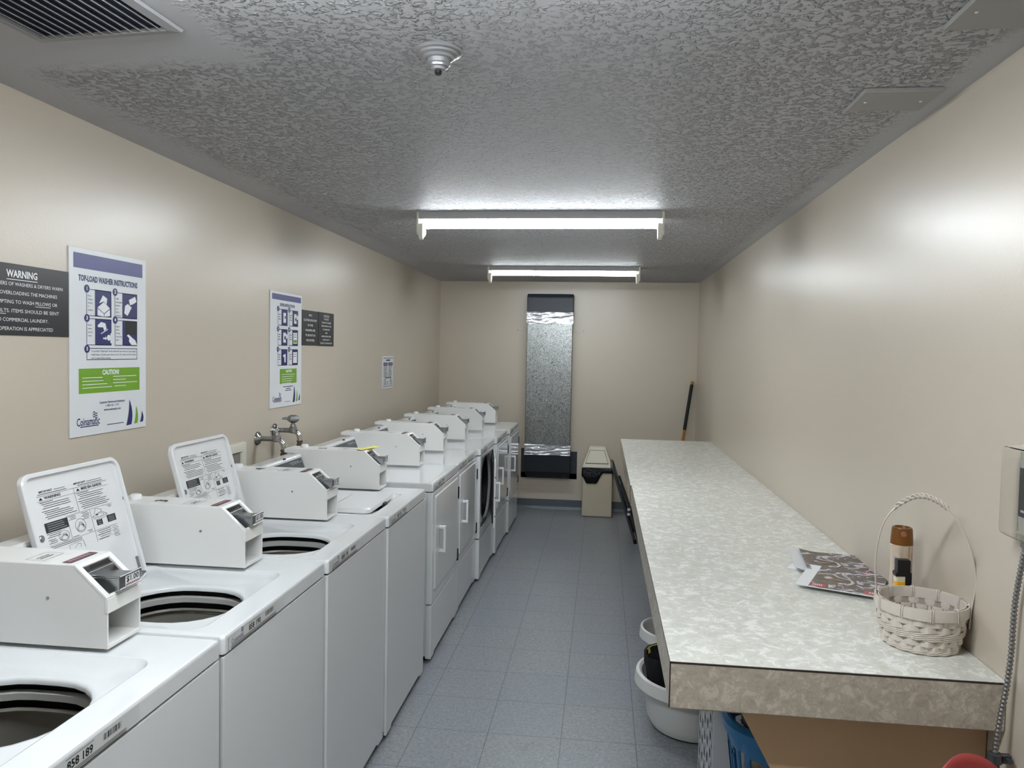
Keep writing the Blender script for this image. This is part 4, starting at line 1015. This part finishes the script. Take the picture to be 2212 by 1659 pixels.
# spray can and small bottle
t = thing('spray_can', 'tall aerosol spray can with a brown cap standing behind the basket', 'spray can', (.868, 2.292, ZT_))
b = B(); lathe(b, [(.028, 0), (.0305, .003), (.0305, .006), (.0295, .008), (.0295, .196), (.0305, .199), (.027, .204)], 32); obj('can', b, mat('can_beige_metal', (216, 198, 178), .25, metal=.45), t, 40)
b = B(); lathe(b, [(.0302, .199), (.0302, .206), (.0275, .243), (.0255, .248), (.021, .249), (.019, .242), (.012, .241)], 32); cap = obj('cap', b, 'browncap', t, 40)
b = B(); cyl(b, (-.006, -.030, .232), (-.004, -.018, .236), .0075, .006, seg=14); obj('nozzle', b, mat('cap_pale_brown', (150, 104, 76), .35), cap, 40)
def wrap(b, a0, a1, z0, z1, r, n=6):
    for i in range(n):
        q0 = a0 + (a1 - a0) * i / n; q1 = a0 + (a1 - a0) * (i + 1) / n
        b.faces.new([b.verts.new((r * math.cos(a), r * math.sin(a), z)) for a, z in ((q0, z0), (q1, z0), (q1, z1), (q0, z1))])
D = math.radians
b = B(); wrap(b, D(-70), D(-68), .01, .196, .0299, 1); obj('label_seam', b, 'ink', t, 0)
b = B()
for k in range(28): wrap(b, D(-50), D(-36), .012 + k * .006, .0145 + k * .006, .0299, 2)
obj('label_text', b, mat('label_grey_print', (120, 112, 112), .5), t, 0)
b = B()
for k, (a0, a1, z0, z1) in enumerate(((-150, -128, .145, .152), (-148, -130, .156, .166), (-150, -124, .128, .134), (-152, -126, .06, .118), (-152, -130, .012, .05))): wrap(b, D(a0), D(a1), z0, z1, .0299, 4)
obj('label_picture', b, mat('label_lilac_print', (150, 146, 180), .4), t, 0)
t = thing('amber_bottle', 'small bottle of amber liquid with a black square cap in front of the spray can', 'bottle', (.846, 2.222, ZT_))
b = B(); loft(b, [rrect(-.019, .019, -.012, .012, .004, .001, 4), rrect(-.020, .020, -.013, .013, .005, .006, 4), rrect(-.020, .020, -.013, .013, .005, .110, 4)], True, True); obj('liquid', b, 'yellowliq', t, 40)
b = B(); loft(b, [rrect(-.0195, .0195, -.0125, .0125, .005, .1105, 4), rrect(-.0195, .0195, -.0125, .0125, .005, .124, 4), rrect(-.009, .009, -.009, .009, .006, .130, 4)], True, True); obj('bottle_neck', b, mat('pale_bottle_glass', (205, 196, 168), .12, coat=.4), t, 40)
b = B(); box(b, -.0215, .0215, -.014, .014, .126, .137, .002); box(b, -.017, .018, -.013, .013, .132, .172, .0025); box(b, .004, .0215, -.0145, .0, .100, .13, .002); obj('cap', b, 'black', t, 30)

# ------------------------------------------------------------------ thermostat guard and conduit on the right wall
t = thing('thermostat', 'thermostat under a clear locking cover on the right wall at the frame edge', 'thermostat', (XR, 1.712, 1.308))
b = B(); box(b, -.006, -.0005, -.085, .085, -.098, .098, .002, 1); obj('wall_plate', b, 'ivory', t, 20)
b = B(); box(b, -.030, -.006, -.060, .045, -.068, .072, .006); obj('body', b, 'whiteplastic', t, 30)
b = B(); rect(b, -.040, -.050, .028, .055, T3(-.0308, 0, 0) @ Matrix(((0, 0, -1, 0), (-1, 0, 0, 0), (0, 1, 0, 0), (0, 0, 0, 1))), .0); obj('display_window', b, 'panel', t, 0)
b = B(); rect(b, -.030, -.040, .018, -.035, T3(-.0312, 0, 0) @ Matrix(((0, 0, -1, 0), (-1, 0, 0, 0), (0, 1, 0, 0), (0, 0, 0, 1))), .0); obj('slider', b, 'white', t, 0)
b = B(); cy = [(-.004, .090, .100), (-.046, .082, .093)]
for (xa, ya, za, xb, yb_, zb) in ((-.0065, .088, .100, -.05, .084, .096),):
    outer = [[Vector((x_, p.x, p.y)) for p in rrect(-yy, yy, -zz_, zz_, .006, 0, 3)] for x_, yy, zz_ in ((xa, ya, za), (xb + .004, yb_ + .001, zb + .001), (xb, yb_ - .003, zb - .003))]
    inner = [[Vector((x_, p.x, p.y)) for p in rrect(-yy + .0025, yy - .0025, -zz_ + .0025, zz_ - .0025, .005, 0, 3)] for x_, yy, zz_ in ((xa, ya, za), (xb + .0045, yb_, zb))]
    bb = bmesh.new(); loft(b, inner[::-1][:1] + outer[::-1][:0] + [inner[0]], True, False); loft(b, outer, False, True); loft(b, [inner[0], outer[0]]); bb.free()
bmesh.ops.remove_doubles(b, verts=b.verts, dist=1e-6); bmesh.ops.recalc_face_normals(b, faces=b.faces)
obj('clear_cover', b, 'clear', t, 20)
t = thing('flexible_conduit', 'flexible ribbed metal conduit hanging from the thermostat past the counter end', 'conduit', (.905, 1.775, .66))
ctrl = [(.012, -.030, .545), (.010, -.020, .50), (.009, .0, .40), (.010, .008, .29), (.006, .010, .22), (-.006, .010, .13), (-.012, .010, .07), (-.013, .010, .045)]
P = curve_pts(ctrl, 30); rr = [.0066 + .0017 * (1 if (i // 2) % 2 == 0 else 0) for i in range(len(P))]
dist = [0]
for p, q in zip(P[:-1], P[1:]): dist.append(dist[-1] + (q - p).length)
Q = []; R_ = []; s_ = 0; j = 0; step = .0024
while s_ < dist[-1]:
    while dist[j + 1] < s_: j += 1
    f_ = (s_ - dist[j]) / max(1e-9, dist[j + 1] - dist[j]); Q.append(P[j].lerp(P[j + 1], f_)); R_.append((.0048, .0066, .0066, .0048)[len(Q) % 4]); s_ += step
b = B(); tube(b, Q, R_, 12); obj('ribbed_tube', b, 'dullsteel', t, 60)
b = B(); lathe(b, [(.010, .0), (.0125, .002), (.0125, .02), (.010, .022)], 18, T3(.012, -.030, .53)); obj('top_fitting', b, 'dullsteel', t, 40)
b = B(); lathe(b, [(.011, -.012), (.0145, -.010), (.0145, .010), (.011, .012)], 18, T3(-.013, .010, .045)); box(b, .0, .02, .003, .016, .035, .055, .002, 1); cyl(b, (.012, .006, .045), (.012, -.006, .045), .006, seg=10); lathe(b, [(.008, -.045), (.010, -.04), (.010, -.012)], 14, T3(-.013, .010, .045)); obj('clamp', b, 'gunmetal', t, 40)

# ------------------------------------------------------------------ under the counter
def tub(x, y, r, h, label):
    t = thing('laundry_tub', label, 'tub', (x, y, 0), 0, 'white laundry tubs')
    b = B(); lathe(b, [(.02, .004), (r * .62, .004), (r * .70, .012), (r * .78, .05), (r * .86, h - .03), (r * .88, h - .004), (r * .92, h + .004), (r * .97, h), (r, h - .045), (r * .992, h - .046), (r * .955, h - .012), (r * .9, h - .012), (r * .84, h - .05), (r * .76, .055), (r * .68, .02), (.02, .012)], 48); obj('tub_body', b, 'whiteplastic', t, 40)
tub(.420, 3.29, .250, .232, 'round white plastic tub with black clothes in it, nearest under the counter edge')
tub(.412, 3.84, .195, .225, 'round white plastic tub farther under the counter, behind the one with clothes')
def cloth(name, label, loc, rx, ry, rz, m, seed, rot=0, cat='clothes', rough=.35, group=None):
    b = B(); bmesh.ops.create_icosphere(b, subdivisions=5, radius=1.0)
    for v in b.verts:
        p = v.co.copy(); n1 = noise.noise(p * 1.7 + Vector((seed, 0, 0))); n2 = 1 - abs(noise.noise(p * 3.1 + Vector((0, seed, 0)))) * 2; n3 = noise.noise(p * 7 + Vector((seed, seed, 0)))
        v.co = p * (1 + rough * .5 * n1 + rough * .4 * (n2 - .5) + rough * .12 * n3)
        v.co.x *= rx; v.co.y *= ry; v.co.z = max(v.co.z, -.55) * rz
    o = obj(name, b, m, None, 80); o.location = loc; o.rotation_euler = (0, 0, rot); return tag(o, label, cat, group)
t = thing('black_trousers', 'crumpled black trousers heaped in the white tub, waistband standing up', 'clothes', (.42, 3.29, .075))
b = B(); bmesh.ops.create_icosphere(b, subdivisions=5, radius=1.0)
for v in b.verts:
    p = v.co.copy(); n1 = noise.noise(p * 2); n2 = 1 - abs(noise.noise(p * 3.5)) * 2
    v.co = Vector((p.x * .145, p.y * .145, max(p.z, -.30) * .10)) * (1 + .12 * n1 + .06 * n2)
obj('fabric', b, 'clothblack', t, 80)
b = B(); nn = 40
def cuff(k, z, r, wob): return [Vector((-.095 - .05 * min(1, k / 2) + (r + wob * noise.noise(Vector((math.cos(a) * 2, math.sin(a) * 2, k)))) * math.cos(a), -.06 + (r * .75 + wob * noise.noise(Vector((math.cos(a) * 2, math.sin(a) * 2, k + 9)))) * math.sin(a), z + .02 * math.sin(a))) for a in [2 * math.pi * i / nn for i in range(nn)]]
loft(b, [cuff(0, .05, .06, .02), cuff(1, .12, .065, .03), cuff(2, .19, .062, .02), cuff(3, .22, .070, .014), cuff(4, .257, .070, .014), cuff(5, .259, .063, .014), cuff(6, .205, .055, .014)], False, True); obj('waistband', b, 'clothblack', t, 80)
b = B(); loft(b, [cuff(5, .256, .062, .014), cuff(6, .23, .0605, .014)]); bmesh.ops.delete(b, geom=[f for f in b.faces if f.calc_center_median().x > -.13], context='FACES'); obj('yellow_lining', b, 'yellownote', t, 80)

# perforated hamper
t = thing('laundry_hamper', 'white plastic hamper with oval holes in its side, under the counter end', 'hamper', (.388, 2.495, 0))
hx, hy, hz = .34, .345, .64
def perforated(b, y0, y1, z0, z1, ny, nz, cx, xf):
    """a panel in the yz plane at x with staggered oval holes"""
    dy = (y1 - y0) / ny; dz = (z1 - z0) / nz; n_ = 16
    for i in range(ny):
        for j in range(nz):
            c = Vector((y0 + (i + .5) * dy, z0 + (j + .5) * dz)); sq = []
            for k in range(n_):
                a = 2 * math.pi * (k + .5) / n_; ca, sa = math.cos(a), math.sin(a); s = 1 / max(abs(ca), abs(sa)); sq.append((c.x + ca * s * dy / 2, c.y + sa * s * dz / 2))
            offz = (dz * .10 if (i % 2) else -dz * .10)
            el = [(c.x + dy * .25 * math.cos(2 * math.pi * (k + .5) / n_), c.y + offz + dz * .30 * math.sin(2 * math.pi * (k + .5) / n_)) for k in range(n_)]
            for k in range(n_):
                k2 = (k + 1) % n_
                b.faces.new([b.verts.new(xf(p)) for p in (sq[k], sq[k2], el[k2], el[k])])
b = B()
perforated(b, .03, hy - .01, .06, .60, 5, 9, 0, lambda p: (0, p[0], p[1]))
for (y0, y1, z0, z1) in ((0, .03, .0, hz), (hy - .01, hy, 0, hz), (.03, hy - .01, 0, .06), (.03, hy - .01, .60, hz)): rect(b, y0, z0, y1, z1, F_X)
bmesh.ops.remove_doubles(b, verts=b.verts, dist=1e-5)
rect(b, 0, 0, hx, hz, Matrix(((1, 0, 0, 0), (0, 0, 1, 0), (0, 1, 0, 0), (0, 0, 0, 1)))); rect(b, 0, 0, hx, hz, Matrix(((1, 0, 0, 0), (0, 0, 1, hy), (0, 1, 0, 0), (0, 0, 0, 1)))); rect(b, 0, 0, hy, hz, T3(hx, 0, 0) @ F_X); rect(b, 0, 0, hx, hy, T3(0, 0, .004))
bmesh.ops.remove_doubles(b, verts=b.verts, dist=1e-5)
bmesh.ops.recalc_face_normals(b, faces=b.faces)
o = obj('hamper_body', b, mat('hamper_white', (196, 198, 202), .4), t, 20); md = o.modifiers.new('s', 'SOLIDIFY'); md.thickness = .0018; md.offset = -1
b = B(); loft(b, [rrect(-.008, hx + .008, -.008, hy + .008, .02, hz), rrect(-.012, hx + .012, -.012, hy + .012, .02, hz + .012), rrect(.006, hx - .006, .006, hy - .006, .02, hz + .02), rrect(.006, hx - .006, .006, hy - .006, .02, hz)], loop=True); obj('rim', b, 'whiteplastic', t, 40)

o = cloth('dark_hole_fill', 'added dark fill inside the white perforated hamper, shade for its holes', (.388 + .17, 2.495 + .172, .24), .16, .165, .34, 'clothnavy', 2.2, rough=.06)  # added dark blob so the hamper's holes look shaded inside

# blue basket
t = thing('laundry_basket', 'tall blue plastic laundry basket of clothes under the counter end', 'laundry basket', (.615, 2.275, 0))
ZR = .555
def bring(z, k=0.0):
    f_ = z / ZR; a = .16 + .065 * f_ + k; c = .125 + .045 * f_ + k
    return rrect(-a, a, -c, c, .10 + .03 * f_, z, 10)
zs = [.004, .05, .44, .455, .468, .476, ZR]
n0 = len(bring(0)); b = B()
rgs = [[b.verts.new(p) for p in bring(z)] for z in zs]
# resample: a slot is opened between bars on the straight runs and round the corners
for j in range(len(zs) - 1):
    for i in range(n0):
        i2 = (i + 1) % n0
        b.faces.new((rgs[j][i], rgs[j][i2], rgs[j + 1][i2], rgs[j + 1][i]))
b.faces.new(rgs[0][::-1])
bmesh.ops.subdivide_edges(b, edges=[e for e in b.edges if abs(e.verts[0].co.z - e.verts[1].co.z) < 1e-4 and (e.verts[0].co - e.verts[1].co).length > .05], cuts=11, use_grid_fill=True)
dele = []
for f in b.faces:
    c = f.calc_center_median()
    if abs(f.normal.z) > .8 or not (.06 < c.z < .474): continue
    s = (math.atan2(c.y / .15, c.x / .20) / (2 * math.pi)) * 26 if abs(c.x) > .13 else c.x / .034
    fr_ = s - math.floor(s); half = .34 if c.z < .45 else (.30 if c.z < .462 else (.22 if c.z < .47 else .12))
    if abs(fr_ - .5) < half: dele.append(f)
bmesh.ops.delete(b, geom=dele, context='FACES'); bmesh.ops.recalc_face_normals(b, faces=b.faces)
o = obj('basket_body', b, 'blueplastic', t, 60); md = o.modifiers.new('s', 'SOLIDIFY'); md.thickness = .004; md.offset = 0
b = B(); loft(b, [bring(ZR, -.002), bring(ZR + .004, .008), bring(ZR - .006, .020), bring(ZR - .034, .020), bring(ZR - .034, .016), bring(ZR - .010, .014), bring(ZR - .004, .006)], loop=True); obj('rim', b, 'blueplastic', t, 50)
cloth('grey_shirt', 'crumpled grey cloth on top of the pile in the blue basket', (.60, 2.250, .505), .17, .128, .065, 'clothgrey', 3.1, .3, group='clothes in the blue basket')
cloth('beige_shirt', 'beige cloth showing through the slots of the blue basket', (.615, 2.275, .375), .15, .118, .055, 'clothbeige', 8.4, group='clothes in the blue basket')
cloth('navy_trousers', 'dark navy cloth low in the blue basket', (.615, 2.275, .15), .135, .105, .15, 'clothnavy', 5.2, group='clothes in the blue basket')

# red chair at the near right corner
t = thing('red_chair', 'red plastic chair with a rounded back, its top showing at the bottom right edge', 'chair', (.812, 1.42, -.0), math.radians(8))
def sheet_obj(name, fn, nu, nv, m, th, parent):
    b = B(); g = [[b.verts.new(fn(i / nu, j / nv)) for i in range(nu + 1)] for j in range(nv + 1)]
    for j in range(nv):
        for i in range(nu): b.faces.new((g[j][i], g[j][i + 1], g[j + 1][i + 1], g[j + 1][i]))
    bmesh.ops.recalc_face_normals(b, faces=b.faces)
    o = obj(name, b, m, parent, 70); md = o.modifiers.new('s', 'SOLIDIFY'); md.thickness = th; md.offset = 0; return o
def backf(u, v):
    hw_ = .100 * (1 - .10 * v) ; a = (u - .5) * 2
    top = .770 - .105 * (1 - math.sqrt(max(0, 1 - (a * .985) ** 2)))
    z = .46 + (top - .46) * v; x = a * hw_
    return Vector((x, .195 + .05 * v - .03 * a * a, z))
def seatf(u, v):
    a = (u - .5) * 2; return Vector((a * .105 * (1 - .12 * v), -.20 + .40 * v, .445 + .02 * abs(a) ** 3 + (.012 * (v - .5) ** 2)))
sheet_obj('backrest', backf, 24, 18, 'redplastic', .006, t); sheet_obj('seat', seatf, 20, 16, 'redplastic', .008, t)
for sx in (-1, 1):
    b = B(); tube(b, curve_pts([(sx * .095, -.17, 0.002), (sx * .09, -.15, .42), (sx * .085, -.05, .438)], 5), .010, 10); obj('leg', b, 'gunmetal', t, 50)
    b = B(); tube(b, curve_pts([(sx * .095, .24, 0.002), (sx * .085, .17, .40), (sx * .08, .19, .52), (sx * .075, .215, .62)], 5), .010, 10); obj('leg', b, 'gunmetal', t, 50)
